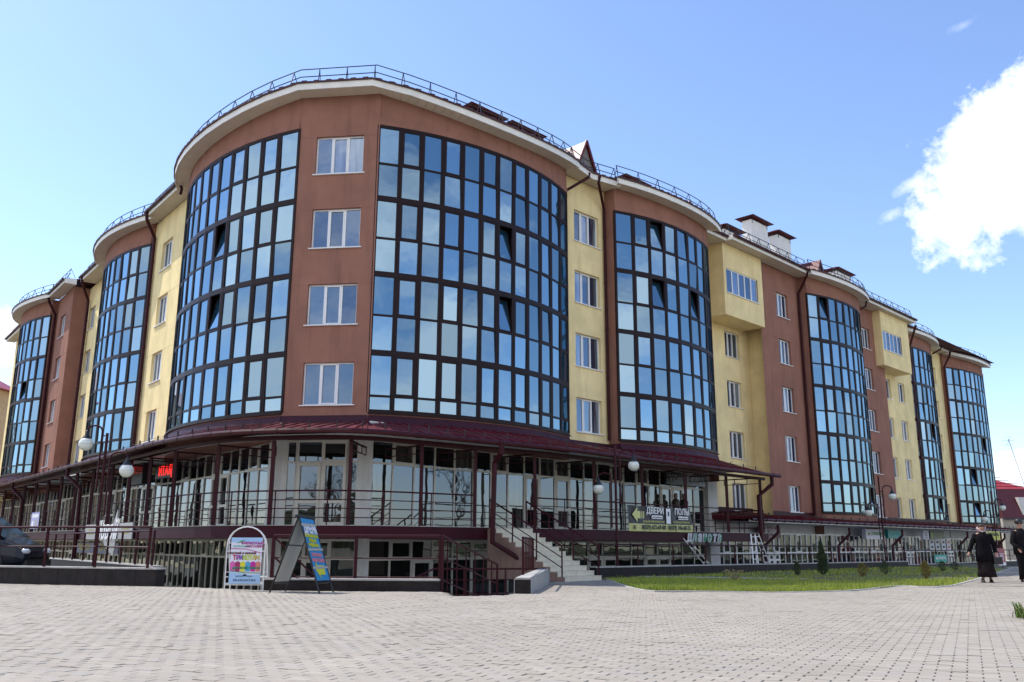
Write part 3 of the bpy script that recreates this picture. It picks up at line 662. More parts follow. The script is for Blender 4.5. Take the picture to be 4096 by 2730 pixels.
# ---- glazed bays (circles measured in each wing's frame)
bay(R, -4.99, -10.19, 11.3, -10.52, -.89, 12, ZB, FLOORS[:3], opens=((6,2),(6,4)), label='corner', zt=(16.17, 15.62, 16.05))
bay(LW, -7.85, -11.02, 12.34, -13.65, -2.5, 13, ZB, FLOORS[:3], opens=((4,2),(4,4),(12,2)), zt=(16.17, 15.76, 16.0))
bay(R, 6.14, -9.07, 10.46, 2.16, 9.70, 8, ZB, FLOORS[:3], opens=((2,0),(2,2),(5,2)), zt=(16.05, 15.80, 15.95))
bay(LW, 7.32, -10.76, 11.77, 3.0, 11.7, 10, ZB, FLOORS[:3], zt=(16.02, 15.92, 16.0))
bay(R, 24.84, -9.56, 10.84, 21.0, 28.0, 8, ZC, FLOORS, opens=((1,0),(6,8)), zt=(16.0, 15.78, 15.9))
bay(LW, 26.54, -8.49, 10.38, 22.25, 30.9, 10, ZB, FLOORS[:3], opens=((2,3),), zt=(16.0, 15.86, 16.0))
bay(R, 42.4, -11.2, 10.8, 38.95, 45.85, 8, ZC, FLOORS, opens=((4,4),(4,8),(6,6)), zt=(16.0, 15.85, 15.9))
bay(R, 55.81, -15.91, 15.32, 50.56, 57.7, 8, ZC, FLOORS, opens=((2,6),(2,8),(5,4)), zt=(15.95, 15.8, 15.8))
# ---- corner facet
fw = [(.68, 2.48, ZW-FH*k-1.49, ZW-FH*k) for k in range(4)]
wall(FC, -.01, FW+.04, 0, 3.6, 16.2, BROWN, fw, .14)
for w in fw: window(FC, *w, 0, 3, .14)
# ---- right wing
def rows(a, b, n, ks, hh=1.47): return [(a, b, ZW-FH*k-hh, ZW-FH*k) for k in ks]
w = rows(.0, 1.72, 0, range(4)); wall(R, -.95, 2.16, 0, 3.6, WT, YELLOW, w)
for q in w: window(R, *q, 0)
returns(R, 2.16, -.1, .60, 3.6, WT, BROWN); returns(R, 9.70, -1.3, .78, 3.0, WT, BROWN)
returns(R, -.89, -.1, .35, 3.6, WT, BROWN)
w = rows(14.32, 15.85, 0, range(1, 5)); wall(R, 9.70, 16.95, -1.25, 1.3, WT, YELLOW, w)
for q in w: window(R, *q, -1.25)
returns(R, 16.95-.001, -1.25, -.0005, 1.3, WT, YELLOW)
def balcony_box(fr, a, b, nb, nf, zb, wl, m):
    P = empty('balcony', (0,0,0), parent=BLD); zw0, zw1 = ZW-1.32, ZW+.06; mb = MB(); wa, wb = wl
    for x0, x1, z0, z1 in ((a,b,zb,zw0),(a,b,zw1,WT),(a,wa,zw0,zw1),(wb,b,zw0,zw1)): mb.poly([fr.p(x0,nf,z0), fr.p(x1,nf,z0), fr.p(x1,nf,z1), fr.p(x0,nf,z1)])
    for s_ in (a, b): mb.poly([fr.p(s_,nb,zb), fr.p(s_,nf,zb), fr.p(s_,nf,WT), fr.p(s_,nb,WT)])
    mb.poly([fr.p(a,nb,zb), fr.p(b,nb,zb), fr.p(b,nf,zb), fr.p(a,nf,zb)])
    for z in (zw0, zw1): mb.poly([fr.p(wa,nf,z), fr.p(wb,nf,z), fr.p(wb,nf-.1,z), fr.p(wa,nf-.1,z)])
    mb.build('wall', m, P); f = MB(); k = 5; wd = wb-wa; t = .06; y = nf-.07
    fr.box(f, wa, wb, y-.04, y+.02, zw0, zw0+t); fr.box(f, wa, wb, y-.04, y+.02, zw1-t, zw1)
    for i in range(k+1): x = wa+wd*i/k; fr.box(f, max(wa,x-.045), min(wb,x+.045), y-.04, y+.019, zw0+t, zw1-t)
    f.build('frame', PVC, P)
    for i in range(k):
        p = MB(); p.box(-wd/k/2+.04, wd/k/2-.04, -.004, .004, -(zw1-zw0)/2+t, (zw1-zw0)/2-t); o = p.build('pane', WINGLASS, P); o.matrix_basis = fr.mat(wa+wd*(i+.5)/k, y-.01, (zw0+zw1)/2) @ Matrix.Rotation(rnd.gauss(0,.012), 4, 'Z')
    s = MB(); fr.box(s, wa-.05, wb+.08, nf-.05, nf+.07, zw0-.04, zw0-.002); s.build('sill', PVC, P)
balcony_box(R, 12.05, 16.2, -1.24, .25, 11.98, (12.3, 15.62), YELLOW)
w = rows(18.2, 19.6, 0, range(5)); wall(R, 16.24, 21.0, 0, 1.3, WT, BROWN, w)
for q in w: window(R, *q, 0)
returns(R, 21.0, -.1, .58, .6, WT, BROWN); returns(R, 28.0, -.1, .8, .6, WT, BROWN)
returns(R, 16.24, -1.24, 0, 11.98, WT, YELLOW)
w = rows(29.85, 31.3, 0, range(5)); wall(R, 28.0, 33.44, 0, 1.3, WT, BROWN, w)
for q in w: window(R, *q, 0)
returns(R, 33.44, -.65, 0, 1.3, WT, BROWN)
w = rows(34.6, 35.9, 0, range(1, 5))+rows(37.3, 38.5, 0, range(1, 5)); wall(R, 33.44, 40.1, -.65, 1.3, WT, YELLOW, w)
for q in w: window(R, *q, -.65, 2, open_=0 if (q[0] > 37 and 5 < q[2] < 6.5) else None)
balcony_box(R, 32.07, 37.0, -.64, .55, 12.13, (32.25, 35.5), YELLOW)
returns(R, 40.1, -3, -.65, 1.3, WT, YELLOW)
wall(R, 38.0, 39.0, -1.6, 1.3, WT, YELLOW); returns(R, 38.95, -2, -.95, .6, WT, BROWN)
w = rows(47.4, 48.6, 0, range(5)); wall(R, 45.85, 50.0, -1.7, 1.3, WT, YELLOW, w)
for q in w: window(R, *q, -1.7, 2)
returns(R, 45.85, -2, -.95, .6, WT, BROWN); returns(R, 50.0, -2.2, -1.50, .6, WT, BROWN)
mb = MB(); mb.poly([R.p(50.0,-1.50,.6), R.p(50.57,-1.50,.6), R.p(50.57,-1.50,WT), R.p(50.0,-1.50,WT)]); mb.build('wall', BROWN, BLD)
returns(R, 57.7, -12, -.72, -1.8, WT, BROWN)
# ---- left wing
w = rows(0.05, 1.6, 0, range(4)); wall(LW, -2.6, 3.0, 0, 3.0, WT, YELLOW, w)
for q in w: window(LW, *q, 0, 3)
returns(LW, 3.0, -.1, .20, 3.0, WT, BROWN); returns(LW, 11.7, -.1, .2, 3.0, WT, BROWN)
w = rows(16.0, 17.45, 0, range(4)); wall(LW, 11.7, 18.2, -.38, 3.0, WT, YELLOW, w)
for q in w: window(LW, *q, -.38, 3)
returns(LW, 17.9, -.38, .58, 3.0, WT, BROWN)
w = rows(19.5, 20.95, 0, range(4)); wall(LW, 17.9, 22.25, .58, 3.0, WT, BROWN, w)
for q in w: window(LW, *q, .58, 3)
returns(LW, 22.25, .4, .96, 3.0, WT, BROWN); returns(LW, 30.9, -.1, .9, 3.0, WT, BROWN)
wall(LW, 30.9, 38.3, .4, 3.0, WT, YELLOW, rows(33.5, 35, 0, range(4)))
for q in rows(33.5, 35, 0, range(4)): window(LW, *q, .4, 3)
returns(LW, 38.3, -12, .4, -1.8, WT, YELLOW)
# back walls so that the block is closed
mb = MB(); bpz = [R.p(57.7,-12), R.p(2,-12), LW.p(1,-12), LW.p(38.3,-12)]
for a, b in zip(bpz, bpz[1:]): mb.poly([(a[0],a[1],-2),(b[0],b[1],-2),(b[0],b[1],WT),(a[0],a[1],WT)])
mb.build('wall', YELLOW, BLD)
# ---- eaves: soffit boards, fascia, roof sheet; one piece per section
def eave(inner, outer, label=None, gutter=False, z=WT, tile=True, fh=.27, zs=None):
    """inner / outer: matching world xy polylines"""
    P = empty('eave', (0,0,0), parent=BLD); n = len(inner); zs = zs or [z]*n
    s = MB()
    for i in range(n-1):      # soffit split into boards
        A0, A1, B0, B1 = [np.array(q[:2]) for q in (inner[i], inner[i+1], outer[i], outer[i+1])]
        L_ = max(np.hypot(*(B1-B0)), np.hypot(*(A1-A0))); k = max(1, int(L_/.3))
        for j in range(k):
            t0, t1 = j/k, (j+1)/k-.03/L_*1.0
            a0, a1, b0, b1 = A0+(A1-A0)*t0, A0+(A1-A0)*t1, B0+(B1-B0)*t0, B0+(B1-B0)*t1
            if j == 0: s.poly([(A0[0],A0[1],zs[i]+.045),(A1[0],A1[1],zs[i+1]+.045),(B1[0],B1[1],zs[i+1]+.045),(B0[0],B0[1],zs[i]+.045)])
            z1 = zs[i]+(zs[i+1]-zs[i])*j/k+.02; z2 = zs[i]+(zs[i+1]-zs[i])*(j+1)/k+.02
            s.poly([(a0[0],a0[1],z1),(a1[0],a1[1],z2),(b1[0],b1[1],z2),(b0[0],b0[1],z1)])
            if j < k: 
                c0, c1 = A0+(A1-A0)*(j+1)/k, B0+(B1-B0)*(j+1)/k
                s.poly([(a1[0],a1[1],z2),(c0[0],c0[1],z2+.012),(c1[0],c1[1],z2+.012),(b1[0],b1[1],z2)])
    s.build('soffit', SOFFIT, P)
    f = MB(); r_ = MB(); o_ = [np.array(q[:2]) for q in outer]; i_ = [np.array(q[:2]) for q in inner]
    dirs = [(o_[k]-i_[k])/max(1e-6, np.hypot(*(o_[k]-i_[k]))) for k in range(n)]
    e0 = [(o_[k]-dirs[k]*.02) for k in range(n)]; e1 = [(o_[k]+dirs[k]*.02) for k in range(n)]; e2 = [(o_[k]+dirs[k]*.09) for k in range(n)]
    for k in range(n-1):
        za, zb_ = zs[k], zs[k+1]; f.hexa([(*e0[k],za-.02),(*e0[k+1],zb_-.02),(*e1[k+1],zb_-.02),(*e1[k],za-.02),(*e0[k],za+fh),(*e0[k+1],zb_+fh),(*e1[k+1],zb_+fh),(*e1[k],za+fh)])
    for k in (0, n-1):        # end returns
        f.poly([(*i_[k],zs[k]),(*e1[k],zs[k]),(*e1[k],zs[k]+fh),(*i_[k],zs[k]+fh+.1)])
    f.build('fascia', FASCIA, P)
    for k in range(n-1):
        zi, zj = zs[k]+fh+.005, zs[k+1]+fh+.005; p0, p1 = o_[k]-dirs[k]*1.6, o_[k+1]-dirs[k+1]*1.6
        r_.poly([(*e2[k],zi),(*e2[k+1],zj),(*p1,WT+.5),(*p0,WT+.5)])
        r_.hexa([(*e1[k],zi-.05),(*e1[k+1],zj-.05),(*e2[k+1],zj-.05),(*e2[k],zi-.05),(*e1[k],zi),(*e1[k+1],zj),(*e2[k+1],zj),(*e2[k],zi)])
    if tile:
        for k in range(n-1):
            L_ = np.hypot(*(e2[k+1]-e2[k])); m_ = max(1, int(L_/.4))
            for j in range(m_):
                c_ = e2[k]+(e2[k+1]-e2[k])*(j+.5)/m_; dd = dirs[k]; tt = (e2[k+1]-e2[k])/L_
                zi = zs[k]+(zs[k+1]-zs[k])*(j+.5)/m_+fh+.005; pts = [c_-tt*.1, c_+tt*.1, c_+tt*.1-dd*.5, c_-tt*.1-dd*.5]
                r_.hexa([(*pts[0],zi-.02),(*pts[1],zi-.02),(*pts[2],zi+.06),(*pts[3],zi+.06),(*pts[0],zi+.035),(*pts[1],zi+.035),(*pts[2],zi+.11),(*pts[3],zi+.11)])
    r_.build('roof_edge', ROOFM, P)
    if gutter:
        g = MB(); pts = [(*(o_[k]+dirs[k]*.10), zs[k]+fh-.06) for k in range(n)]; g.tube(pts, .085, 8)
        L_ = sum(np.hypot(*(o_[k+1]-o_[k])) for k in range(n-1))
        for j in range(int(L_/.9)):
            t = (j+.5)/int(L_/.9)*(n-1); k = min(int(t), n-2); u = t-k; c_ = np.array(pts[k])*(1-u)+np.array(pts[k+1])*u; tt = (o_[k+1]-o_[k])/np.hypot(*(o_[k+1]-o_[k]))
            g.tube([(c_[0]-tt[0]*.02,c_[1]-tt[1]*.02,c_[2]),(c_[0]+tt[0]*.02,c_[1]+tt[1]*.02,c_[2])], .097, 8)
        g.build('gutter', GUTTERM, P)
    # snow guard on the roof edge
    rl = MB(); base = [(o_[k]-dirs[k]*.32) for k in range(n)]; zb0 = [q+fh+.08 for q in zs]
    for h_, back in ((.34, .10), (.64, .2)):
        rl.tube([(*base[k], zb0[k]+h_) for k in range(n)], .02, 5)
    rl.tube([(*base[k], zb0[k]+.09) for k in range(n)], .012, 4)
    L_ = [np.hypot(*(base[k+1]-base[k])) for k in range(n-1)]; tot = sum(L_); m_ = max(1, int(tot/1.05))
    for j in range(m_+1):
        d_ = min(tot-.05, .05+tot*j/m_) if m_ else 0
        for k in range(n-1):
            if d_ <= L_[k] or k == n-2: u = min(1, d_/L_[k]); break
            d_ -= L_[k]
        c_ = base[k]+(base[k+1]-base[k])*u; dd = dirs[k]; tt = (base[k+1]-base[k])/L_[k]
        zq = zb0[k]+(zb0[k+1]-zb0[k])*u; top = (*c_, zq+.64)
        rl.bar((*(c_+dd*.16), zq-.04), top, .028); rl.bar((*(c_-dd*.30), zq+.06), top, .022)
    rl.build('snow_guard', BLACKM, P)
OV = .62
def arc_pts(fr, cs, cn, r, s0, s1, dr, k=10, ext=(0,0)):
    a0 = math.asin((s0-cs)/r); a1 = math.asin((s1-cs)/r); return [arcp(fr, (cs,cn), r, a0-ext[0]/r+(a1-a0+(ext[0]+ext[1])/r)*i/k, 0, dr)[:2] for i in range(k+1)]
def line_pts(fr, s0, s1, n, k=1): return [fr.p(s0+(s1-s0)*i/k, n)[:2] for i in range(k+1)]
# one continuous eave round the corner: left bay, facet, right bay
c_in = arc_pts(LW, -7.85, -11.02, 12.34, -13.65, -2.5, 0)[::-1] + arc_pts(R, -4.99, -10.19, 11.3, -10.52, -.89, 0)
c_out = arc_pts(LW, -7.85, -11.02, 12.34, -13.65, -2.5, OV)[::-1]; c_o2 = arc_pts(R, -4.99, -10.19, 11.3, -10.52, -.89, OV)
fo = [FC.p(.12, OV+.05)[:2], FC.p(FW-.10, OV+.05)[:2]]
Zc = [wtop(i/10, (16.17,15.76,16.0)) for i in range(11)][::-1]+[wtop(i/10, (16.17,15.62,16.05)) for i in range(11)]
eave(c_in, c_out[:-1]+fo+c_o2[1:], zs=Zc)
eave(line_pts(R, -.89, 2.2, 0, 2), [R.p(-.89,.93)[:2], R.p(.6,.62)[:2], R.p(2.2,.95)[:2]], gutter=False)
eave(arc_pts(R, 6.14, -9.07, 10.46, 2.16, 9.70, -.05), arc_pts(R, 6.14, -9.07, 10.46, 2.16, 9.70, OV, ext=(.1,.5)), zs=[wtop(i/10, (16.05,15.80,15.95)) for i in range(11)])
eave(line_pts(R, 9.8, 12.05, -1.25, 1), line_pts(R, 10.1, 12.0, .55, 1), gutter=True, tile=False)
eave(line_pts(R, 12.05, 21.0, .0, 3), line_pts(R, 12.05, 21.0, .92, 3), gutter=True, tile=False)
eave(arc_pts(R, 24.84, -9.56, 10.84, 21.0, 28.0, -.05), arc_pts(R, 24.84, -9.56, 10.84, 21.0, 28.0, OV, ext=(.1,.7)), zs=[wtop(i/10, (16.0,15.78,15.9)) for i in range(11)])
eave(line_pts(R, 28.5, 37.6, -.2, 3), line_pts(R, 28.5, 37.6, .95, 3), gutter=True, tile=False)
eave(arc_pts(R, 42.4, -11.2, 10.8, 38.95, 45.85, -.05), arc_pts(R, 42.4, -11.2, 10.8, 38.95, 45.85, OV, ext=(.3,.6)), zs=[wtop(i/10, (16.0,15.85,15.9)) for i in range(11)])
eave(line_pts(R, 46.3, 50.3, -1.7), line_pts(R, 46.3, 50.3, -.9), gutter=True, tile=False)
eave(arc_pts(R, 55.81, -15.91, 15.32, 50.3, 57.7, -.05), arc_pts(R, 55.81, -15.91, 15.32, 50.3, 57.7, OV, ext=(.2,.7)), zs=[wtop(i/10, (15.95,15.8,15.8)) for i in range(11)])
eave(line_pts(LW, -2.9, 2.2, 0), line_pts(LW, -2.9, 2.2, .75), gutter=True, tile=False)
eave(arc_pts(LW, 7.32, -10.76, 11.77, 2.5, 11.7, -.05), arc_pts(LW, 7.32, -10.76, 11.77, 2.5, 11.7, OV, ext=(.3,.2)), zs=[wtop(i/10, (16.02,15.92,16.0)) for i in range(11)])
eave(line_pts(LW, 11.0, 16.4, -.38), line_pts(LW, 11.0, 16.4, .55), gutter=True, tile=False)
eave(line_pts(LW, 17.4, 22.0, .58), line_pts(LW, 17.4, 22.0, 1.3), gutter=True, tile=False)
eave(arc_pts(LW, 26.54, -8.49, 10.38, 22.0, 30.9, -.05), arc_pts(LW, 26.54, -8.49, 10.38, 22.0, 30.9, OV, ext=(.2,.3)), zs=[wtop(i/10, (16.0,15.86,16.0)) for i in range(11)])
eave(line_pts(LW, 31.0, 38.8, .4), line_pts(LW, 31.0, 38.8, 1.05), gutter=True, tile=False)
# main roof plate behind the eaves
mb = MB(); zr = WT+.3
a = [R.p(58.5,.2), R.p(-5,.2), LW.p(-8,.2), LW.p(39,.3)]; b = [R.p(58.5,-6), R.p(1,-6), LW.p(-1,-6), LW.p(39,-6)]; c_ = [R.p(58.5,-12.6), R.p(3,-12.6), LW.p(2,-12.6), LW.p(39,-12.6)]
for i in range(3):
    mb.poly([(a[i][0],a[i][1],zr-.12),(a[i+1][0],a[i+1][1],zr-.12),(b[i+1][0],b[i+1][1],zr+.25),(b[i][0],b[i][1],zr+.25)]); mb.poly([(b[i][0],b[i][1],zr+.25),(b[i+1][0],b[i+1][1],zr+.25),(c_[i+1][0],c_[i+1][1],zr),(c_[i][0],c_[i][1],zr)])
mb.build('roof', ROOFM, BLD)
# chimneys with little hipped caps, and gabled dormers
def chimney(fr, s0, s1, n, ztop, d=.7, low=False):
    P = empty('chimney', (0,0,0), parent=BLD); m = MB(); fr.box(m, s0+.35, s1-.35, n-d/2, n+d/2, WT-.2, ztop-.55); m.build('stack', mat('chimney_white', (.82,.80,.76), .85, var=.06, vscale=2, coord='World'), P)
    c = MB(); zc = ztop-.38; k = MB()
    A_ = [fr.p(s0,n-d/2-.35,zc), fr.p(s1,n-d/2-.35,zc), fr.p(s1,n+d/2+.35,zc), fr.p(s0,n+d/2+.35,zc)]
    t0, t1 = fr.p(s0+(s1-s0)*.33,n,ztop), fr.p(s1-(s1-s0)*.33,n,ztop)
    c.poly([A_[3],A_[2],t1,t0]); c.poly([A_[0],A_[1],t1,t0]); c.poly([A_[0],A_[3],t0]); c.poly([A_[1],A_[2],t1]); c.poly(A_); c.build('cap', MAROONR, P)
    for x in (s0+.42, s1-.42):
        for y in (n-d/2+.05, n+d/2+.01): k.bar(fr.p(x,y,ztop-.8), fr.p(x,y,zc), .04)
    k.build('cap_post', BLACKM, P)
for a in ((R,-3.7,-1.3,-3.5,19.85),(R,-1.1,1.4,-3.5,19.9),(R,7.7,10.1,-3.5,19.98),(R,17.8,20.3,-3.5,19.85),(R,21.3,24.1,-3.5,21.45),(R,24.8,27.3,-3.5,21.3),(R,33.8,36.9,-3.5,20.75)): chimney(*a)
def dormer(fr, s, n, w, zt, zb):
    P = empty('dormer', (0,0,0), parent=BLD); m = MB(); m.poly([fr.p(s-w/2+.1,n,zb), fr.p(s+w/2-.1,n,zb), fr.p(s,n,zt-.12)]); m.build('louvre', mat('louvre_grille', (.2,.17,.15), .6, var=.3, vscale=30, coord='World'), P)
    r = MB()
    for sg in (-1, 1): r.poly([fr.p(s+sg*w/2,n+.12,zb-.1), fr.p(s,n+.12,zt), fr.p(s,n-2.6,zt), fr.p(s+sg*w/2,n-2.6,zb-.1)])
    for sg in (-1, 1): r.bar(fr.p(s+sg*w/2,n+.1,zb-.1), fr.p(s,n+.1,zt), .06, .12)
    r.build('roof', MAROONR, P)
dormer(R, 1.35, -.4, 1.7, 18.45, 16.7); dormer(R, 10.2, -.6, 1.0, 18.05, 16.9); dormer(R, 25.6, -.6, 1.6, 18.4, 16.9)
P = empty('roof_hatch', (0,0,0), parent=BLD); m = MB(); m.box(1.2, 2.1, -.05, .05, 16.6, 17.55, 0, FC.mat(0,-1.2,0)); m.build('lid', mat('hatch_wood', (.32,.17,.09), .6), P)
# ---- rain pipes on the walls
def pipe(pts, r=.065, parent=BLD, name='drainpipe'):
    m = MB(); m.tube(pts, r, 10)
    for a, b in zip(pts, pts[1:]):
        a, b = Vector(V3(a)), Vector(V3(b)); l = (b-a).length
        if l > 3:
            for i in range(int(l/2.2)): c = a+(b-a)*((i+.6)/(l/2.2)); d = (b-a).normalized()*.03; m.tube([c-d, c+d], r*1.22, 10)
    return m.build(name, MAROON, parent, smooth=False)
pipe([R.p(.24,.72,16.15), R.p(.23,.70,15.95), R.p(-.86,.3,15.1), R.p(-.93,.12,15.0)])
pipe([R.p(.95,.75,16.2), R.p(.92,.7,15.9), R.p(2.0,.12,15.05), R.p(2.03,.12,4.4)])
pipe([R.p(20.45,1.0,16.1), R.p(20.5,.95,15.9), R.p(20.85,.13,15.0), R.p(20.88,.13,1.7)], .07)
pipe([R.p(28.9,1.0,16.0), R.p(28.9,.9,15.6), R.p(28.1,.5,15.1)])
pipe([R.p(38.6,.6,16.1), R.p(38.7,.4,15.7), R.p(40.15,-.55,14.9), R.p(40.2,-.55,1.4)], .08)
pipe([R.p(46.9,-.4,16.0), R.p(46.7,-.5,15.7), R.p(46.0,-.9,15.3)])
pipe([R.p(49.9,-.75,16.1), R.p(49.95,-.9,15.7), R.p(49.8,-1.35,14.8), R.p(49.85,-1.4,1.4)], .08)
pipe([LW.p(1.9,.85,16.15), LW.p(1.95,.8,15.8), LW.p(2.72,.13,15.2), LW.p(2.76,.13,3.7)], .085)
pipe([LW.p(15.9,.6,16.15), LW.p(16.0,.55,15.8), LW.p(17.3,-.2,15.1), LW.p(17.5,-.2,3.7)], .085)
pipe([LW.p(21.9,1.3,16.15), LW.p(21.9,1.25,15.8), LW.p(22.1,.75,15.0), LW.p(22.1,.75,3.7)], .085)
pipe([LW.p(-2.9,.8,16.1), LW.p(-3.1,.75,15.8), LW.p(-3.5,.9,15.4)])
# ================================================================== TERRACE STOREY
ZD, ZF = .50, .14          # terrace floor and fascia bottom
deck = [LW.p(38,2.4), LW.p(30,2.4), LW.p(20,2.4), LW.p(10,2.4), LW.p(4,2.4), LW.p(0,2.4), LW.p(-4,2.42), (-13.4,32.5), (-11.6,30.3), (-9.4,28.1), (-7.3,27.0), (-4.9,26.65), (-2.9,27.8), (-1.15,29.15), R.p(-5.2,3.0), R.p(-2.5,3.0), R.p(.48,3.0), R.p(3.5,3.0), R.p(6.75,3.0), R.p(10.05,3.0)]
deck = [np.array(p[:2]) for p in deck]
core = [LW.p(38,0), LW.p(-13.75,0), FC.p(0,0), FC.p(FW,0), R.p(-10.6,0), R.p(9.7,0), R.p(10.3,0)]
core = [np.array(p[:2]) for p in core]
def near_on(P, path):
    best = None
    for a, b in zip(path, path[1:]):
        d = b-a; t = max(0, min(1, (P-a)@d/(d@d+1e-12))); q = a+d*t; l = np.hypot(*(P-q))
        if best is None or l < best[0]: best = (l, q)
    return best[1]
dk = catmull(deck, 3)
def nrm2(path, i):
    a = path[max(i-1,0)]; b = path[min(i+1,len(path)-1)]; d = (b-a)/np.hypot(*(b-a)); n = np.array([d[1], -d[0]]); return n
inner = [near_on(p, core) for p in dk]
TER = empty('terrace', (0,0,0), parent=BLD)
mb = MB()
for i in range(len(dk)-1):
    mb.poly([(*inner[i],ZD),(*inner[i+1],ZD),(*dk[i+1],ZD),(*dk[i],ZD)]); mb.poly([(*inner[i],ZF+.01),(*inner[i+1],ZF+.01),(*dk[i+1],ZF+.01),(*dk[i],ZF+.01)])
mb.build('floor_slab', CONC, TER)
mb = MB(); mb2 = MB()
for i in range(len(dk)-1):
    a, b = dk[i], dk[i+1]; na, nb = nrm2(dk,i)*.03, nrm2(dk,i+1)*.03
    mb.hexa([(*a,ZF),(*b,ZF),(*(b+nb),ZF),(*(a+na),ZF),(*a,ZD+.01),(*b,ZD+.01),(*(b+nb),ZD+.01),(*(a+na),ZD+.01)])
    mb2.hexa([(*(a-na),ZD+.011),(*(b-nb),ZD+.011),(*(b+nb*2),ZD+.011),(*(a+na*2),ZD+.011),(*(a-na),ZD+.025),(*(b-nb),ZD+.025),(*(b+nb*2),ZD+.025),(*(a+na*2),ZD+.025)])
mb.build('fascia', mat('maroon_fascia', (.04,.004,.010), .5, spec=.15, var=.2, vscale=.8, coord='World'), TER); mb2.build('edge_tile', GRANITEC, TER)
mb = MB(); mb.poly([(*inner[-1],ZF),(*dk[-1],ZF),(*dk[-1],ZD),(*inner[-1],ZD)]); mb.build('end_face', MAROON, TER)
# posts
def along(path, d):
    for a, b in zip(path, path[1:]):
        l = np.hypot(*(b-a))
        if d <= l: return a+(b-a)*(d/l)
        d -= l
    return path[-1]
posts = [R.p(s_, 2.94)[:2] for s_ in (9.72, 6.75, 3.5, .48, -2.5, -5.72)] + [(-1.2,29.2), (-2.85,27.95), (-4.9,26.8), (-7.35,27.12), (-9.4,28.2), (-11.6,30.4), (-13.35,32.6)] + [LW.p(s_, 2.34)[:2] for s_ in (-5.3,-2.7,.3,3.3,6.4,9.4,12.4,15.5,18.6,21.8,25,28,31,34,37)]
ZPT = lambda p: 3.10 if LW.loc(p)[0] < -8 else 3.25
for p in posts:
    m = MB(); m.box(p[0]-.055, p[0]+.055, p[1]-.055, p[1]+.055, ZD+.02, ZPT(p)-.01); m.build('post', MAROON, TER)
# canopy: gutter line, beam, standing seam roof, flashing
gut = []; 
for i, p in enumerate(dk):
    z = 3.36-.20*min(1, max(0, (i-18)/(len(dk)-1-18))) if True else 3.2
    gut.append((*(p+nrm2(dk,i)*.58), z))
gut[-1] = (*R.p(10.5,3.58)[:2], 3.16)
bay_path = [np.array(p) for p in (line_pts(LW,38,30.9,.4)+arc_pts(LW,26.54,-8.49,10.38,22.25,30.9,.0)[::-1]+[LW.p(22.25,.58)[:2],LW.p(17.9,.58)[:2],LW.p(17.9,-.38)[:2],LW.p(11.7,-.38)[:2]]+arc_pts(LW,7.32,-10.76,11.77,3.0,11.7,.0)[::-1]+[LW.p(3.0,0)[:2],LW.p(-2.5,0)[:2]]+arc_pts(LW,-7.85,-11.02,12.34,-13.65,-2.5,.0)[::-1]+arc_pts(R,-4.99,-10.19,11.3,-10.52,-.89,.0)+[R.p(-.89,0)[:2],R.p(2.16,0)[:2]]+arc_pts(R,6.14,-9.07,10.46,2.16,9.70,.0)+[R.p(9.72,-1.25)[:2],R.p(12.5,-1.25)[:2]])]
ZFL = 4.0
wl = [near_on(np.array(g[:2]), bay_path) for g in gut]
wl[-1] = np.array(R.p(13.4,-1.25)[:2]); 
CAN = empty('canopy', (0,0,0), parent=BLD)
rf = MB(); sm_ = MB(); un = MB(); bm = MB()
for i in range(len(gut)-1):
    g0, g1 = np.array(gut[i]), np.array(gut[i+1]); w0, w1 = np.array((*wl[i],ZFL)), np.array((*wl[i+1],ZFL))
    rf.poly([w0,w1,g1,g0]); un.poly([w0-(0,0,.05),w1-(0,0,.05),g1-(0,0,.05),g0-(0,0,.05)])
    L_ = np.hypot(*(g1-g0)[:2]); k = max(1, int(round(L_/.5)))
    for j in range(k):
        t = j/k; a = w0+(w1-w0)*t; b = g0+(g1-g0)*t
        if np.hypot(*(b-a)[:2]) > .3: sm_.bar(a+(0,0,.02), b+(0,0,.02), .03, .045)
    d0, d1 = np.array((*dk[i],g0[2]-.14)), np.array((*dk[i+1],g1[2]-.14))
    bm.bar(d0, d1, .10, .13)
rf.build('roof_sheet', MAROONR, CAN); sm_.build('standing_seams', MAROONR, CAN, kind='stuff'); un.build('underside', ROOFM, CAN); bm.build('beam', MAROON, CAN)
g_ = MB(); g_.tube(gut, .085, 8)
for a, b in zip(gut, gut[1:]):
    a, b = np.array(a), np.array(b); L_ = np.hypot(*(b-a)[:2]); k = max(1, int(L_/.8)); d = (b-a)/np.linalg.norm(b-a)*.018
    for j in range(k): c = a+(b-a)*(j+.5)/k; g_.tube([c-d, c+d], .096, 8)
g_.build('gutter', GUTTERM, CAN)
fl = MB()
for i in range(len(bay_path)-1):
    a, b = bay_path[i], bay_path[i+1]; d = (b-a)/max(1e-6,np.hypot(*(b-a))); n = np.array([d[1],-d[0]])
    fl.hexa([(*(a+n*.002),ZFL-.12),(*(b+n*.002),ZFL-.12),(*(b+n*.1),ZFL-.06),(*(a+n*.1),ZFL-.06),(*(a+n*.002),ZFL+.24),(*(b+n*.002),ZFL+.24),(*(b+n*.03),ZFL+.24),(*(a+n*.03),ZFL+.24)])
fl.build('flashing', mat('plum_flashing', (.045,.008,.019), .5, spec=.2, var=.2, vscale=1.5, coord='World'), CAN)
sg = MB()
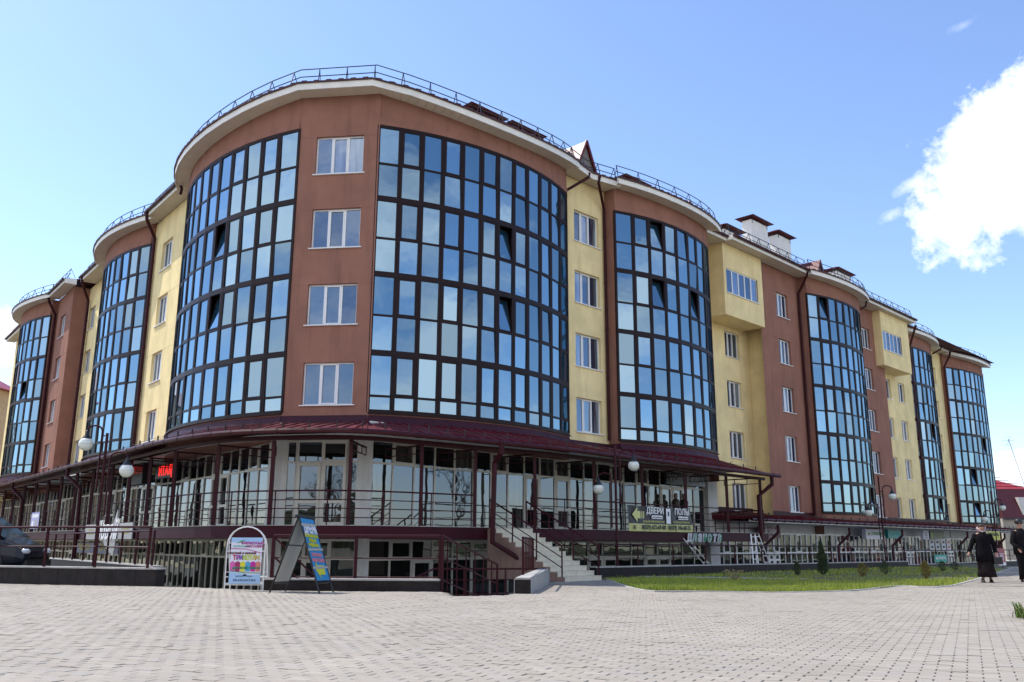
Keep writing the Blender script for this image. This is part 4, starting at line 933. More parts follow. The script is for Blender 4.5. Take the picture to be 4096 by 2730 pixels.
for i in range(len(gut)-1):
    g0, g1 = np.array(gut[i]), np.array(gut[i+1]); w0, w1 = np.array((*wl[i],ZFL)), np.array((*wl[i+1],ZFL))
    a = g0+(w0-g0)*.25; b = g1+(w1-g1)*.25
    for h in (.1, .17): sg.tube([a+(0,0,h), b+(0,0,h)], .008, 4, cap=False)
    k = max(1, int(np.hypot(*(b-a)[:2])/1.2))
    for j in range(k): c = a+(b-a)*(j+.3)/k; sg.bar(c, c+(0,0,.24), .03, .07)
sg.build('snow_guard', BLACKM, CAN)
# diagonal brackets under the canopy
for p in posts:
    br = MB(); q = near_on(np.array(p), core); z = ZPT(p); a = np.array((*p, z-.05)); d = np.array((*(q-np.array(p)),0)); d = d/np.linalg.norm(d)*1.9
    br.bar(a, a+d, .05); br.bar(a+(0,0,-.25), a+d+(0,0,-.25), .03)
    for t in (.35,.7,1): br.bar(a+d*t+(0,0,-.25), a+d*t, .03)
    br.build('bracket', MAROON, CAN)
# white soffit ring between shop front head and canopy
ZG = 3.30
so_ = MB(); ip = [near_on(b, core) for b in bay_path]; 
for i in range(len(dk)-1):
    a, b = inner[i], inner[i+1]; c_, d = dk[i]*.55+inner[i]*.45, dk[i+1]*.55+inner[i+1]*.45
    so_.poly([(*a,ZG+.12),(*b,ZG+.12),(*d,ZG+.12),(*c_,ZG+.12)])
so_.build('soffit', WHITEW, CAN)
# ------------------------------------------------------------------ shop fronts
def shopfront(fr, s0, s1, n, z0, z1, zt, colw, m=CREAM, doors=(), wide=5, objs=True, transoms=(), kick=0, glass=None):
    glass = glass or (SHOPGLASS if z1 > 1 else LOWGLASS)
    """storey-high glazing: mullions, one transom (zt), every pane its own piece; doors = column indices"""
    P = empty('shop_window', (0,0,0), parent=BLD); f = MB(); k = max(1, int(round((s1-s0)/colw))); w = (s1-s0)/k; rest = MB()
    fr.box(f, s0, s1, n-.06, n+.02, z0, z0+.07); fr.box(f, s0, s1, n-.06, n+.02, z1-.07, z1); fr.box(f, s0, s1, n-.05, n+.018, zt-.035, zt+.035)
    for i in range(k+1):
        h = (.055 if i % wide == 0 else .03)*(.72 if m is PVC else 1)
        fr.box(f, s0+w*i-h, s0+w*i+h, n-.06, n+.022, z0+.07, z1-.07)
    for i in range(k):
        a, b = s0+w*i+.035, s0+w*(i+1)-.035
        cells_ = [(z0+.075, zt-.035), (zt+.035, z1-.07)]
        if i in doors:
            P2 = empty('door', (0,0,0), parent=P); d = MB()
            zb = z0+.82
            for bx in ((a,a+.1,z0+.02,zt-.03),(b-.1,b,z0+.02,zt-.03),(a+.1,b-.1,zt-.13,zt-.03),(a+.1,b-.1,z0+.02,z0+.16),(a+.1,b-.1,zb-.05,zb+.05)): fr.box(d, bx[0], bx[1], n-.03, n+.045, bx[2], bx[3])
            d.build('leaf', m, P2); h_ = MB(); x = a+.05 if i % 2 else b-.05; h_.tube([fr.p(x,n+.08,z0+.95), fr.p(x,n+.08,z0+1.35)], .015, 6); h_.build('handle', ALU, P2)
            cells_ = [(z0+.16, zb-.05), (zb+.05, zt-.13), (zt+.035, z1-.07)]; ia, ib = a+.1, b-.1
        for ci, (l, h) in enumerate(cells_):
            x0, x1 = (a+.1, b-.1) if (i in doors and ci < 2) else (a, b)
            if ci == len(cells_)-1 and i % 4 == 1:
                for bx in ((x0,x0+.05,l,h),(x1-.05,x1,l,h),(x0+.05,x1-.05,l,l+.05),(x0+.05,x1-.05,h-.05,h)): fr.box(f, bx[0], bx[1], n-.04, n+.04, bx[2], bx[3])
            M = fr.mat((x0+x1)/2, n-.02, (l+h)/2) @ Matrix.Rotation(rnd.gauss(0,.006), 4, 'X') @ Matrix.Rotation(rnd.gauss(0,.008), 4, 'Z')
            tgt = MB() if objs else rest
            tgt.box(-(x1-x0)/2, (x1-x0)/2, -.004, .004, -(h-l)/2, (h-l)/2, 0, None if objs else M)
            if objs: o = tgt.build('pane', glass, P); o.matrix_basis = M
    if rest.v: rest.build('panes', glass, P, kind='stuff')
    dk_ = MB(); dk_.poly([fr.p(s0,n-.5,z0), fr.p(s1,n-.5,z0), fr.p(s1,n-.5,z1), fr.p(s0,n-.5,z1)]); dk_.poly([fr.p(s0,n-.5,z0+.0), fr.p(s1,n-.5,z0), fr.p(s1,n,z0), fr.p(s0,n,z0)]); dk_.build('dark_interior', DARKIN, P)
    f.build('frame', m, P); return P
shopfront(R, -10.55, -5.9, 0, ZD+.02, ZG+.1, 2.62, .93)
shopfront(R, -5.9, 3.1, 0, ZD+.02, ZG+.1, 2.62, .9, doors=(3,5))
shopfront(R, 3.1, 9.5, 0, ZD+.02, ZG+.1, 2.62, .92, doors=(3,4), wide=4)
shopfront(LW, -13.2, -2.6, 0, ZD+.02, ZG+.1, 2.5, .9, doors=(4,5), wide=3)
shopfront(LW, -2.6, 12.4, 0, ZD+.02, ZG+.1, 2.5, .9, doors=(2,3,9,10), wide=3)
shopfront(LW, 12.4, 37.5, 0, ZD+.02, ZG+.1, 2.5, .9, wide=4, objs=False, doors=(4,5,12,13))
shopfront(FC, .28, .64, 0, ZD+.02, ZG+.1, 2.66, .36); shopfront(FC, .66, 2.42, 0, ZD+.02, ZG+.1, 2.66, .88, doors=(0,1)); shopfront(FC, 2.44, 2.78, 0, ZD+.02, ZG+.1, 2.66, .34)
# basement storey under the terrace
ZB0, ZB1 = -2.2, .13
shopfront(R, -10.55, -.4, 0, ZB0, ZB1, -.52, .95, doors=(2,)); shopfront(R, -.4, 9.4, 0, -1.75, ZB1, -.52, .95, doors=(1,2,5,6))
shopfront(LW, -13.6, 2.0, 0, ZB0, ZB1, -.50, .62, wide=4); shopfront(LW, 2.0, 37.5, 0, ZB0, ZB1, -.50, .85, objs=False, doors=(2,3,7,8,12,13))
shopfront(FC, .1, 2.9, 0, ZB0, ZB1, -.5, .93, doors=(1,))
# right wing ground floor shops
shopfront(R, 10.4, 23.0, 0, -1.6, .62, -.42, .62, m=PVC, doors=(8,9), wide=3)
shopfront(R, 23.0, 38.5, 0, -1.6, .62, -.42, .62, m=PVC, glass=REDREFLGLASS, wide=3, doors=(18,19)); shopfront(R, 38.6, 58, -1.0, -1.6, .55, -.42, .7, m=PVC, wide=4, objs=False, doors=(9,10))
mb = MB()
for s0, s1, n in ((10.3,38.6,0),(38.6,58,-1.0)): R.box(mb, s0, s1, n-.1, n+.01, .58, 1.5)
R.box(mb, 9.5, 10.35, -.3, .25, -1.75, ZG+.2); R.box(mb, -10.62, -10.5, -.3, .05, -2.2, ZG+.2); LW.box(mb, -13.75, -13.2, -.2, .03, -2.2, ZG+.3)
mb.box(-.15, .28, -.03, .25, -2.2, ZG+.3, 0, FC.mat(0,0,0)); mb.box(2.78, 3.1, -.03, .25, -2.2, ZG+.3, 0, FC.mat(0,0,0)); 
for fr, a, b in ((R,-10.6,10.3),(LW,-13.75,38)): fr.box(mb, a, b, -.1, .0, ZG+.1, ZFL)
mb.build('pillar', WHITEW, BLD)
# lower canopy of the right wing
def low_canopy(s0, s1, nw, ng, zw, zg, first):
    P = empty('canopy', (0,0,0), parent=BLD); r = MB(); s = MB(); u = MB()
    r.poly([R.p(s0,nw,zw), R.p(s1,nw,zw), R.p(s1,ng,zg), R.p(s0,ng,zg)]); u.poly([R.p(s0,nw,zg-.14), R.p(s1,nw,zg-.14), R.p(s1,ng-.1,zg-.12), R.p(s0,ng-.1,zg-.12)])
    k = int((s1-s0)/.45)
    for i in range(k+1): x = s0+(s1-s0)*i/k; s.bar(R.p(x,nw,zw+.02), R.p(x,ng,zg+.02), .035, .05)
    r.poly([R.p(s0,nw,zw-.002), R.p(s0,ng,zg-.002), R.p(s0,nw,zg)]); r.build('roof_sheet', MAROONR, P); s.build('standing_seams', MAROONR, P, kind='stuff'); u.build('soffit', WHITEW, P)
    g = MB(); g.tube([R.p(s0,ng+.05,zg-.03), R.p(s1,ng+.05,zg-.03)], .07, 8)
    for i in range(int((s1-s0)/.9)): x = s0+.45+i*.9; g.tube([R.p(x-.02,ng+.05,zg-.03), R.p(x+.02,ng+.05,zg-.03)], .097, 8)
    g.build('gutter', GUTTERM, P); b = MB(); R.box(b, s0, s1, ng-.12, ng-.03, zg-.15, zg-.06); b.build('edge_board', FASCIA, P)
    fl = MB(); fl.poly([R.p(s0,nw+.01,zw-.05),R.p(s1,nw+.01,zw-.05),R.p(s1,nw+.012,zw+.24),R.p(s0,nw+.012,zw+.24)]); R.box(fl, s0, s1, nw-.02, nw+.03, zw, zw+.22); fl.build('flashing', MAROON, P)
    w = MB()
    for h in (.12, .2): w.tube([R.p(s0,nw+(ng-nw)*.7,zw+(zg-zw)*.7+h), R.p(s1,nw+(ng-nw)*.7,zw+(zg-zw)*.7+h)], .012, 4)
    for i in range(int((s1-s0)/1.1)): x = s0+.4+i*1.1; c = np.array(R.p(x,nw+(ng-nw)*.7,zw+(zg-zw)*.7)); w.bar(c, c+(0,0,.26), .035, .06)
    w.build('snow_guard', BLACKM, P)
low_canopy(9.75, 16.3, -1.25, 2.35, 1.70, 1.20, True); low_canopy(16.3, 40.2, 0.0, 2.4, 1.56, 1.20, False); low_canopy(40.3, 58.5, -1.6, 1.7, 1.6, 1.22, False)
# rain pipes from the canopies
def cpipe(fr, s, n, z, zb, side=-1, reach=1.2, back=1.2):
    pipe([fr.p(s,n,z), fr.p(s,n,z-.35), fr.p(s+side*reach,n-back,z-1.0), fr.p(s+side*reach,n-back,zb)], .075)
pipe([(-.30,28.15,3.2), (-.33,28.2,2.85), (-.55,28.55,2.55), (-.60,28.6,.05), (.75,28.3,-.75)], .085)
pipe([R.p(9.85,3.5,3.1), R.p(9.85,3.5,2.75), R.p(9.25,3.1,2.2), R.p(9.3,3.1,.1)], .095)
for s_ in (20.2, 27.6, 39.2): cpipe(R, s_, 2.4, .95, -1.6, -1, .55, .45)
cpipe(R, 12.3, 2.35, .95, -1.6, -1, .5, .5); cpipe(R, 50, 1.7, .95, -1.6, -1, .5, .4)
def lpipe(s): pipe([LW.p(s,3.0,3.3), LW.p(s,3.0,2.95), LW.p(s-.75,2.55,2.35), LW.p(s-.75,2.5,-.2), LW.p(s-.75,2.5,-2.1)], .085)
for s_ in (2.3, 15.5): lpipe(s_)
# railings of the terrace
def offs(path, d): return [np.array(p)+nrm2(path,i)*d for i, p in enumerate(path)]
dr = offs(dk, -.08); iS = [i for i, p in enumerate(dr) if R.loc(p)[0] > -8.3 and LW.loc(p)[0] < -10]
sL = [(*p, ZD) for i, p in enumerate(dr) if not (R.loc(p)[0] > -7.9 and abs(R.loc(p)[1]-3) < .6)]
railing('terrace_railing', sL, 'dark red four-rail railing along the raised terrace left of the steps', [.25, .52, .78, 1.05], 1.7, .035, .02, .024)
sR = [R.p(s_, 2.92, ZD) for s_ in (-5.9, -2, 2, 6, 9.9)]
railing('terrace_railing', sR, 'dark red four-rail railing along the raised terrace right of the steps', [.25, .52, .78, 1.05], 1.7, .035, .02, .024)
railing('terrace_railing', [R.p(9.95,2.9,ZD), R.p(9.95,.3,ZD)], 'short dark red railing closing the right end of the raised terrace', [.25, .52, .78, 1.05], 1.3, .035, .02, .024)
# ================================================================== SIGNS
def col(name, c, r=.5, e=0): 
    m = mat('paint_'+name, c, r)
    if e:
        b = m.node_tree.nodes['Principled BSDF']; b.inputs['Emission Color'].default_value = (*c, 1); b.inputs['Emission Strength'].default_value = e
    return m
WHITE_, BLACK_, GOLD_ = col('white', (.8,.8,.8)), col('black', (.012,.012,.014)), col('pale_yellow', (.62,.60,.22))
def board(name, fr, s, n, z, w, h, material, label, cat='sign', t=.05, parent=None, edge=None):
    """box sign centred at (s, z) with its face at n; returns a matrix for lettering"""
    E_ = empty(name, fr.p(s, n, z), label, cat); inv = Matrix.Translation(-Vector(fr.p(s,n,z)))
    M = inv @ fr.mat(s, n, z); m = MB(); m.box(-w/2, w/2, .0, t, -h/2, h/2, 0, M); m.build('panel', material, E_); return E_, M
def put(E_, M, txt, x, z, size, material, sx=1., bold=0., shear=0., mirror=False, name='lettering'):
    return text_mb(name, txt, size, material, M @ Matrix.Translation((x, -.006, z)), E_, .004, 'CENTER', sx, bold, shear, mirror)
def shape(E_, M, pts, material, y=-.004, name='emblem', t=.004):
    m = MB(); f = [M @ Vector((p[0], y, p[1])) for p in pts]; b = [M @ Vector((p[0], y+t, p[1])) for p in pts]; m.poly(f); m.poly(b[::-1])
    for i in range(len(pts)): m.poly([f[i-1], f[i], b[i], b[i-1]])
    return m.build(name, material, E_)
# TOP SECRET
E_, M = board('shop_sign', R, 7.55, .32, 2.98, 3.25, .52, col('charcoal', (.03,.035,.045), .3), 'charcoal box sign reading TOP SECRET above the terrace doors', t=.15)
put(E_, M, 'TOP SECRET', .1, 0, .40, col('pale_grey', (.42,.42,.46)), 1.35)
# banner
def banner():
    E_ = empty('banner', R.p(1.4, 3.1, .98), 'black and pale yellow banner with an arrow hung on the terrace railing', 'banner'); inv = Matrix.Translation(-Vector(R.p(1.4,3.1,.98)))
    M = inv @ R.mat(1.4, 3.1, .98); W_, H_ = 4.25, .98; nx, nz = 34, 10
    def off(x, z): return .02*math.sin(x*5.1+z*2)+.014*math.sin(x*11+1+z*7)+.012*math.sin(z*6)
    def edge(u, v): x = -W_/2+W_*u; z = -H_/2+H_*v; x += (.12*(1-v) if True else 0); z += -.03*math.sin(u*PI)*(v); return x, z
    for name, v0, v1, mm in (('cloth', .30, 1, col('banner_black', (.028,.026,.030), .45)), ('lower_band', 0, .30, col('banner_yellow', (.55,.55,.22), .5))):
        m = MB(); k = nz
        for i in range(nx):
            for j in range(k):
                q = []
                for (a, b) in ((i,j),(i+1,j),(i+1,j+1),(i,j+1)):
                    x, z = edge(a/nx, v0+(v1-v0)*b/k); q.append(M @ Vector((x, off(x,z), z)))
                m.poly(q)
        m.build(name, mm, E_, smooth=True)
    Mt = M @ Matrix.Translation((.05, -.045, 0)); S = lambda *a, **k: put(E_, Mt, *a, **k)
    S('ДВЕРИ', -.45, .30, .34, WHITE_, 1.0, .006); S('ПОЛЫ', 1.42, .30, .34, WHITE_, 1.0, .006)
    for x, t_ in ((-.32, 'www.yurkas.by'), (1.5, 'www.podoga.com')):
        shape(E_, Mt, [(x-.36,.0),(x+.36,.0),(x+.36,.13),(x-.36,.13)], WHITE_); S(t_, x, .065, .105, BLACK_)
    S('ВХОДНЫЕ И МЕЖКОМНАТНЫЕ', -.55, -.115, .105, GOLD_, .9); S('НАПОЛЬНЫЕ ПОКРЫТИЯ', 1.35, -.115, .105, GOLD_, .9)
    shape(E_, Mt, [(-1.95,.14),(-1.62,.42),(-1.62,.27),(-1.42,.27),(-1.42,.0),(-1.62,.0),(-1.62,-.14)], GOLD_, name='arrow')
    for x in (-1.36, -1.24): shape(E_, Mt, [(x,.0),(x+.06,.0),(x+.06,.27),(x,.27)], GOLD_, name='arrow_bar')
    shape(E_, Mt, [(.30,-.17),(.60,-.17),(.60,.42),(.30,.42)], WHITE_, name='door_picture'); shape(E_, Mt, [(.40,.12),(.50,.12),(.50,.30),(.40,.30)], BLACK_, -.009, name='door_picture')
    S('8(029) 632-69-88', -.55, -.33, .235, BLACK_, .95, .004); S('8(029) 346-48-55', 1.22, -.33, .235, BLACK_, .95, .004)
    for x in (-1.78, .18): shape(E_, Mt, [(x-.07,-.40),(x+.07,-.40),(x+.07,-.26),(x-.07,-.26)], BLACK_); shape(E_, Mt, [(x-.035,-.29),(x+.035,-.29),(x,-.37)], GOLD_, -.009)
banner()
# script letters on the fascia
E_ = empty('letter_sign', R.p(4.55, 3.1, .30), 'green and white script letters fixed to the terrace fascia beside the ladders', 'sign'); M = Matrix.Translation(-Vector(R.p(4.55,3.1,.30))) @ R.mat(4.55, 3.12, .30)
GRN = col('sign_green', (.01,.22,.12), .4); x = -1.18
for ch, g_ in zip('планета', (0,1,0,1,1,0,1)):
    put(E_, M @ Matrix.Translation((.012,.02,-.01)), ch, x, 0, .56, WHITE_, .95, .022, .25, name='letter_back'); put(E_, M @ Matrix.Translation((0,-.03,0)), ch, x, 0, .56, GRN if g_ else col('letter_grey', (.45,.46,.48)), .95, .0, .25, name='letter'); x += .38
E_, M = board('shop_sign', R, 14.95, .45, .62, 2.3, .58, col('wine', (.10,.012,.03), .4), 'wine red shop sign under the lower canopy, partly hidden by the terrace rain pipe', t=.08)
put(E_, M, 'МАЯ ЛАВКА', 0, .04, .34, WHITE_, .95, .004); put(E_, M, 'одежды', .2, -.19, .15, WHITE_, 1, 0, .2)
for x in (-.35, .35): shape(E_, M, [(x-.12,.22),(x,.27),(x+.12,.22),(x,.235)], WHITE_)
E_, M = board('shop_sign', R, 27.1, .9, .66, 2.5, .62, col('sign_white', (.72,.70,.80), .4), 'white box sign with green lettering under the lower canopy', t=.25)
put(E_, M, 'СТРАХОВАНИЕ', .32, .02, .26, col('leaf_green', (.06,.30,.08)), .9, .006); shape(E_, M, [(-1.1,.03),(-.85,.12),(-.62,.03),(-.85,-.05)], col('leaf_green', (.06,.30,.08))); shape(E_, M, [(-1.15,-.08),(-.5,-.08),(-.5,-.05),(-1.15,-.05)], col('red_mark', (.4,.05,.05)))
E_, M = board('shop_sign', R, 30.4, .9, .70, 2.45, .52, col('teal', (.0,.27,.27), .4), 'teal box sign with pale script lettering right of the white sign', t=.2); put(E_, M, 'купалинка', .1, 0, .40, col('pale_teal', (.25,.65,.65)), 1, 0, .25)
E_, M = board('shop_sign', R, 35.6, .9, .70, 1.05, .60, col('sign_white', (.72,.70,.80), .4), 'small white projecting sign showing two dark figures', t=.2)
for x in (-.15, .17): shape(E_, M, [(x-.1,-.1),(x+.06,-.1),(x+.03,.18),(x-.06,.18)], col('plum', (.12,.04,.10)))
shape(E_, M, [(-.3,-.22),(.3,-.22),(.3,-.17),(-.3,-.17)], col('plum', (.12,.04,.10)))
E_, M = board('shop_sign', R, 39.4, .3, .72, 2.7, .55, col('olive_dark', (.05,.055,.02), .4), 'dark olive sign with a bright leaf on its left end', t=.1); shape(E_, M, [(-1.3,-.2),(-1.05,-.25),(-.9,0),(-1.05,.25),(-1.2,.1)], col('lime', (.35,.5,.05))); shape(E_, M, [(-.7,-.07),(1.1,-.07),(1.1,.03),(-.7,.03)], col('olive', (.10,.16,.02)))
for i, (s_, c_) in enumerate(((39.9,(.65,.65,.68)),(41.0,(.60,.60,.62)),(42.2,(.66,.66,.7)),(43.3,(.6,.6,.66)))):
    E_, M = board('poster', R, s_, -.3, .05, .85, .85, col('poster_%d' % i, c_, .5), ('white poster with a dark machine on the far shop glass, leftmost of four', 'white poster with small print on the far shop glass, second of four', 'pale poster on the far shop glass, third of four', 'pale poster with an orange figure on the far shop glass, rightmost of four')[i], 'poster', t=.02)
    for k in range(2): shape(E_, M, [(-.25,.1-.35*k),(.2,.1-.35*k),(.25,.25-.35*k),(-.15,.28-.35*k)], BLACK_ if i != 3 else col('orange', (.5,.15,.03)))
E_, M = board('banner', R, 26.0, RW+.06, -.72, 1.9, .42, col('teal_banner', (.0,.30,.22), .5), 'small teal banner tied to the low railing behind the shrubs', 'banner', t=.01); put(E_, M, 'МЫ ОТКРЫЛИСЬ', 0, 0, .2, WHITE_, .95, .003)
E_, M = board('banner', R, 35.85, RW+.06, .62, 2.7, .55, col('banner_lemon', (.50,.48,.05), .5), 'sagging yellow banner between the two walking people', 'banner', t=.01); put(E_, M, 'МЫ ОТКРЫЛИСЬ', 0, .08, .28, BLACK_, .95, .006)
E_, M = board('notice_board', R, 36.6, RW+.12, -.72, 1.95, 1.1, col('crimson', (.30,.015,.04), .5), 'crimson and white vertical notice board behind the walking man', 'sign', t=.02)
shape(E_, M, [(-.975,-.55),(-.55,-.55),(-.55,.55),(-.975,.55)], WHITE_); shape(E_, M, [(-.55,-.55),(.975,-.55),(.975,-.35),(-.55,-.35)], WHITE_)
text_mb('lettering', 'РЕМОНТ', .36, col('crimson_text', (.45,.01,.04)), M @ Matrix.Translation((-.76,-.02,.0)) @ Matrix.Rotation(-PI/2, 4, 'Y'), E_, .004, 'CENTER', .75, .012)
for k in range(6): shape(E_, M, [(-.4,.18-.09*k),(.75-.1*(k%3),.18-.09*k),(.75-.1*(k%3),.21-.09*k),(-.4,.21-.09*k)], WHITE_)
shape(E_, M, [(-.9,-.45),(-.6,-.38),(-.6,-.42),(.0,-.42),(.0,-.48),(-.6,-.48),(-.6,-.52)], col('crimson_text', (.45,.01,.04)), -.009, 'arrow')
for x in (-.7,.7): m = MB(); m.box(x-.02,x+.02,.02,.05,-.9,-.55,0,M); m.build('leg', STEEL, E_)
# left wing signs
E_, M = board('letter_sign', LW, -3.9, 2.62, .42, .01, .01, STEEL, 'white three-dimensional script letters between two grey panels and steel spikes', t=.01)
MG = col('brushed_grey', (.30,.30,.31), .35)
for x, w in ((-2.55,1.75),(2.55,1.75)):
    m = MB(); m.box(x-w/2, x+w/2, .0, .04, -.30, .30, 0, M); m.build('side_panel', MG, E_)
    for k in range(2): shape(E_, M, [(x-.5+.15*k*0,.06-.16*k),(x+.5,.06-.16*k),(x+.5,.11-.16*k),(x-.5,.11-.16*k)], col('gold_print', (.30,.24,.08)))
for pts in ([(-1.75,-.95),(-1.6,.85),(-1.25,.15),(-1.3,-.5)], [(1.15,.85),(.55,.15),(-.6,-.35),(-.2,-.6),(1.05,-.95),(1.25,-.2)]): shape(E_, M, pts, MG, .03, 'spike', .03)
put(E_, M, 'Новой', -.1, .02, 1.0, WHITE_, 1.0, .02, .25, name='letters'); put(E_, M @ Matrix.Translation((.03,.06,-.03)), 'Новой', -.1, .02, 1.0, WHITE_, 1.0, .03, .25, name='letters')
RED = col('led_red', (.9,.01,.01), .4, 1.2)
E_, M = board('led_sign', LW, -4.5, .75, 2.88, 2.6, .56, BLACK_, 'black display with red mirrored letters under the left canopy', t=.1); put(E_, M, '|RATN', 0, 0, .60, RED, 1.0, .002, mirror=True)
E_, M = board('led_sign', LW, -.9, .85, 3.0, 1.6, 1.0, BLACK_, 'dark box sign with dim red digits beside the lower lamp globe', t=.35); put(E_, M, 'ФОТО', 0, .12, .5, col('dim_red', (.35,.01,.01), .4, .3), .9)
E_, M = board('poster', LW, 10.9, 2.5, 1.12, 2.0, .85, col('lilac', (.38,.38,.62), .5), 'lilac poster tied to the terrace railing above the parked car', 'banner', t=.01)
shape(E_, M, [(-.7,.15),(.8,.15),(.8,.32),(-.7,.32)], WHITE_); shape(E_, M, [(-.8,-.38),(-.2,-.38),(-.3,-.05),(-.6,-.02)], WHITE_); 
for k in range(4): shape(E_, M, [(.0+.2*k,-.3),(.12+.2*k,-.3),(.12+.2*k,.05),(.0+.2*k,.05)], col('greybox', (.4,.38,.36)))
E_, M = board('shop_sign', LW, 4.5, 1.4, -.26, 3.8, .46, col('royal_blue', (.02,.03,.17), .4), 'dark blue sign with yellow letters below the left terrace, nearer the parked car', t=.05); put(E_, M, 'ГАРДЕРОБ', -.1, .02, .38, col('yellow_print', (.55,.52,.05)), 1.0, .006)
E_, M = board('shop_sign', LW, .6, 1.4, -.26, 3.6, .46, col('royal_blue', (.02,.03,.17), .4), 'dark blue sign with yellow letters behind the left lamp post base', t=.05); put(E_, M, 'ДОРОГУЛИНО', 0, .02, .34, col('yellow_print', (.55,.52,.05)), 1.0, .006)
# mannequin-like jackets behind the door are seen as dark shapes: two clothed torsos on the terrace
def dummy(s, n, c, label):
    E_ = empty('shop_mannequin', R.p(s,n,ZD), label, 'mannequin'); m = MB(); m.lathe([(.16,.9),(.19,1.0),(.17,1.2),(.2,1.42),(.12,1.52),(.05,1.56)], seg=12); m.build('jacket', c, E_, smooth=True)
    h = MB(); h.lathe([(.05,1.54),(.09,1.62),(.10,1.70),(.06,1.8)], seg=10); h.build('head', col('skin_dummy', (.20,.14,.11)), E_, smooth=True); p = MB(); p.tube([(0,0,0),(0,0,.92)], .03, 6); p.lathe([(.2,0),(.2,.03)], seg=12); p.build('stand', STEEL, E_)
dummy(6.35, .5, col('dark_brown_coat', (.05,.035,.025)), 'headscarfed brown coat dummy by the terrace doors'); dummy(6.95, .55, BLACK_, 'black jacket dummy with white shirt by the terrace doors')
# advertising boards on the plaza
def sign_kiosk():
    z0 = gz(20.3); O = Vector((-5.97, 20.28, z0)); E_ = empty('pavement_sign', O, 'white tubular arch frame sign with a bright knitwear poster', 'advertising board')
    for nm, y, top in (('frame', 0, 1.42), ('rear_frame', .42, 1.40)):
        m = MB(); pts = []
        w = .43; hb = 1.0; yy = lambda z: y*(1-z/1.42)-.02*z
        pts = [(-w, yy(0), 0), (-w, yy(.7), .7), (-w, yy(hb), hb)]+[(-w*math.cos(a), yy(hb+.4*math.sin(a)), hb+.40*math.sin(a)) for a in [PI*k/12 for k in range(1,12)]]+[(w, yy(hb), hb), (w, yy(.7), .7), (w, yy(0), 0)]
        m.tube(pts, .014, 6)
        for z in ((.13,.16) if y == 0 else (.3,.17)): m.tube([(-w, yy(z), z), (w, yy(z), z)], .011, 6)
        m.build(nm, WHITEM, E_)
    m = MB()
    for z in (1.04, .86, .30, .16):
        for x in (-.43, .43): m.tube([(x, -.02*z, z), (x*.82, -.03, z)], .01, 5)
    for x in (-.43,.43): m.tube([(x,0,.4),(x,.28,.4)], .008, 5)
    m.build('bracket', WHITEM, E_)
    M = Matrix.Translation((.02, -.055, .66)); W_, H_ = .70, 1.0
    m = MB(); m.box(-W_/2, W_/2, 0, .02, -H_/2, H_/2, 0, M); m.build('poster_panel', col('poster_base', (.72,.74,.82)), E_)
    BL_ = col('poster_blue', (.35,.55,.80)); shape(E_, M, [(-.35,-.5),(.35,-.5),(.35,-.3),(.1,-.31),(-.35,-.25)], BL_); shape(E_, M, [(-.35,.40),(.35,.34),(.35,.5),(-.35,.5)], BL_); shape(E_, M, [(-.35,.265),(0,.255),(.35,.165),(.35,.15),(0,.24),(-.35,.25)], col('magenta', (.45,.02,.25)), -.006)
    MGT = col('magenta', (.45,.02,.25)); put(E_, M, 'ФИРМЕННЫЙ', .13, .375, .075, MGT, 1.0, .002); put(E_, M, 'МАГАЗИН', .18, .305, .075, MGT, 1.0, .002)
    put(E_, M, 'купалинка', -.12, .31, .075, col('mint', (.2,.5,.42)), 1, 0, .2); shape(E_, M, [(-.24,.36),(-.13,.43),(-.02,.45),(-.1,.41),(-.22,.37)], col('leaf_green', (.06,.30,.08)), -.013)
    put(E_, M, 'Верхний и нижний', -.08, .16, .068, col('deep_purple', (.15,.02,.05)), 1, .002)
    cols = [(.5,.02,.1),(.35,.03,.35),(.15,.05,.4),(.45,.55,.03),(.5,.6,.02),(.55,.6,.02),(.6,.5,.02),(.5,.35,.02)]
    for i, ch in enumerate('ТРИКОТАЖ'): put(E_, M, ch, -.255+.074*i, .055, .135, col('multi%d' % i, cols[i]), .85, .006)
    cc = [(.65,.12,.4),(.35,.02,.12),(.7,.65,.03),(.08,.35,.6),(.5,.01,.3),(.6,.2,.15)]
    for i, c_ in enumerate(cc): x = -.29+.115*i; shape(E_, M, [(x-.05,-.24),(x+.05,-.24),(x+.06,-.05),(x,-.015),(x-.06,-.05)], col('shirt%d' % i, c_), -.006, 'shirt_print')
    put(E_, M, 'для всей семьи', .02, -.16, .085, GRN, .95, .004); shape(E_, M, [(-.35,-.235),(0,-.275),(.35,-.28),(.35,-.265),(0,-.26),(-.35,-.22)], GRN, -.009)
    put(E_, M, 'торговая        марка', -.02, -.34, .04, BLACK_); shape(E_, M, [(.05*math.cos(PI*k/8), -.345+.05*math.sin(PI*k/8)) for k in range(9)], col('dark_blue_print', (.02,.03,.1)), -.009)
    put(E_, M, 'BELARUSACHKA', 0, -.43, .068, col('dark_blue_print', (.02,.03,.1)), 1.0)
sign_kiosk()
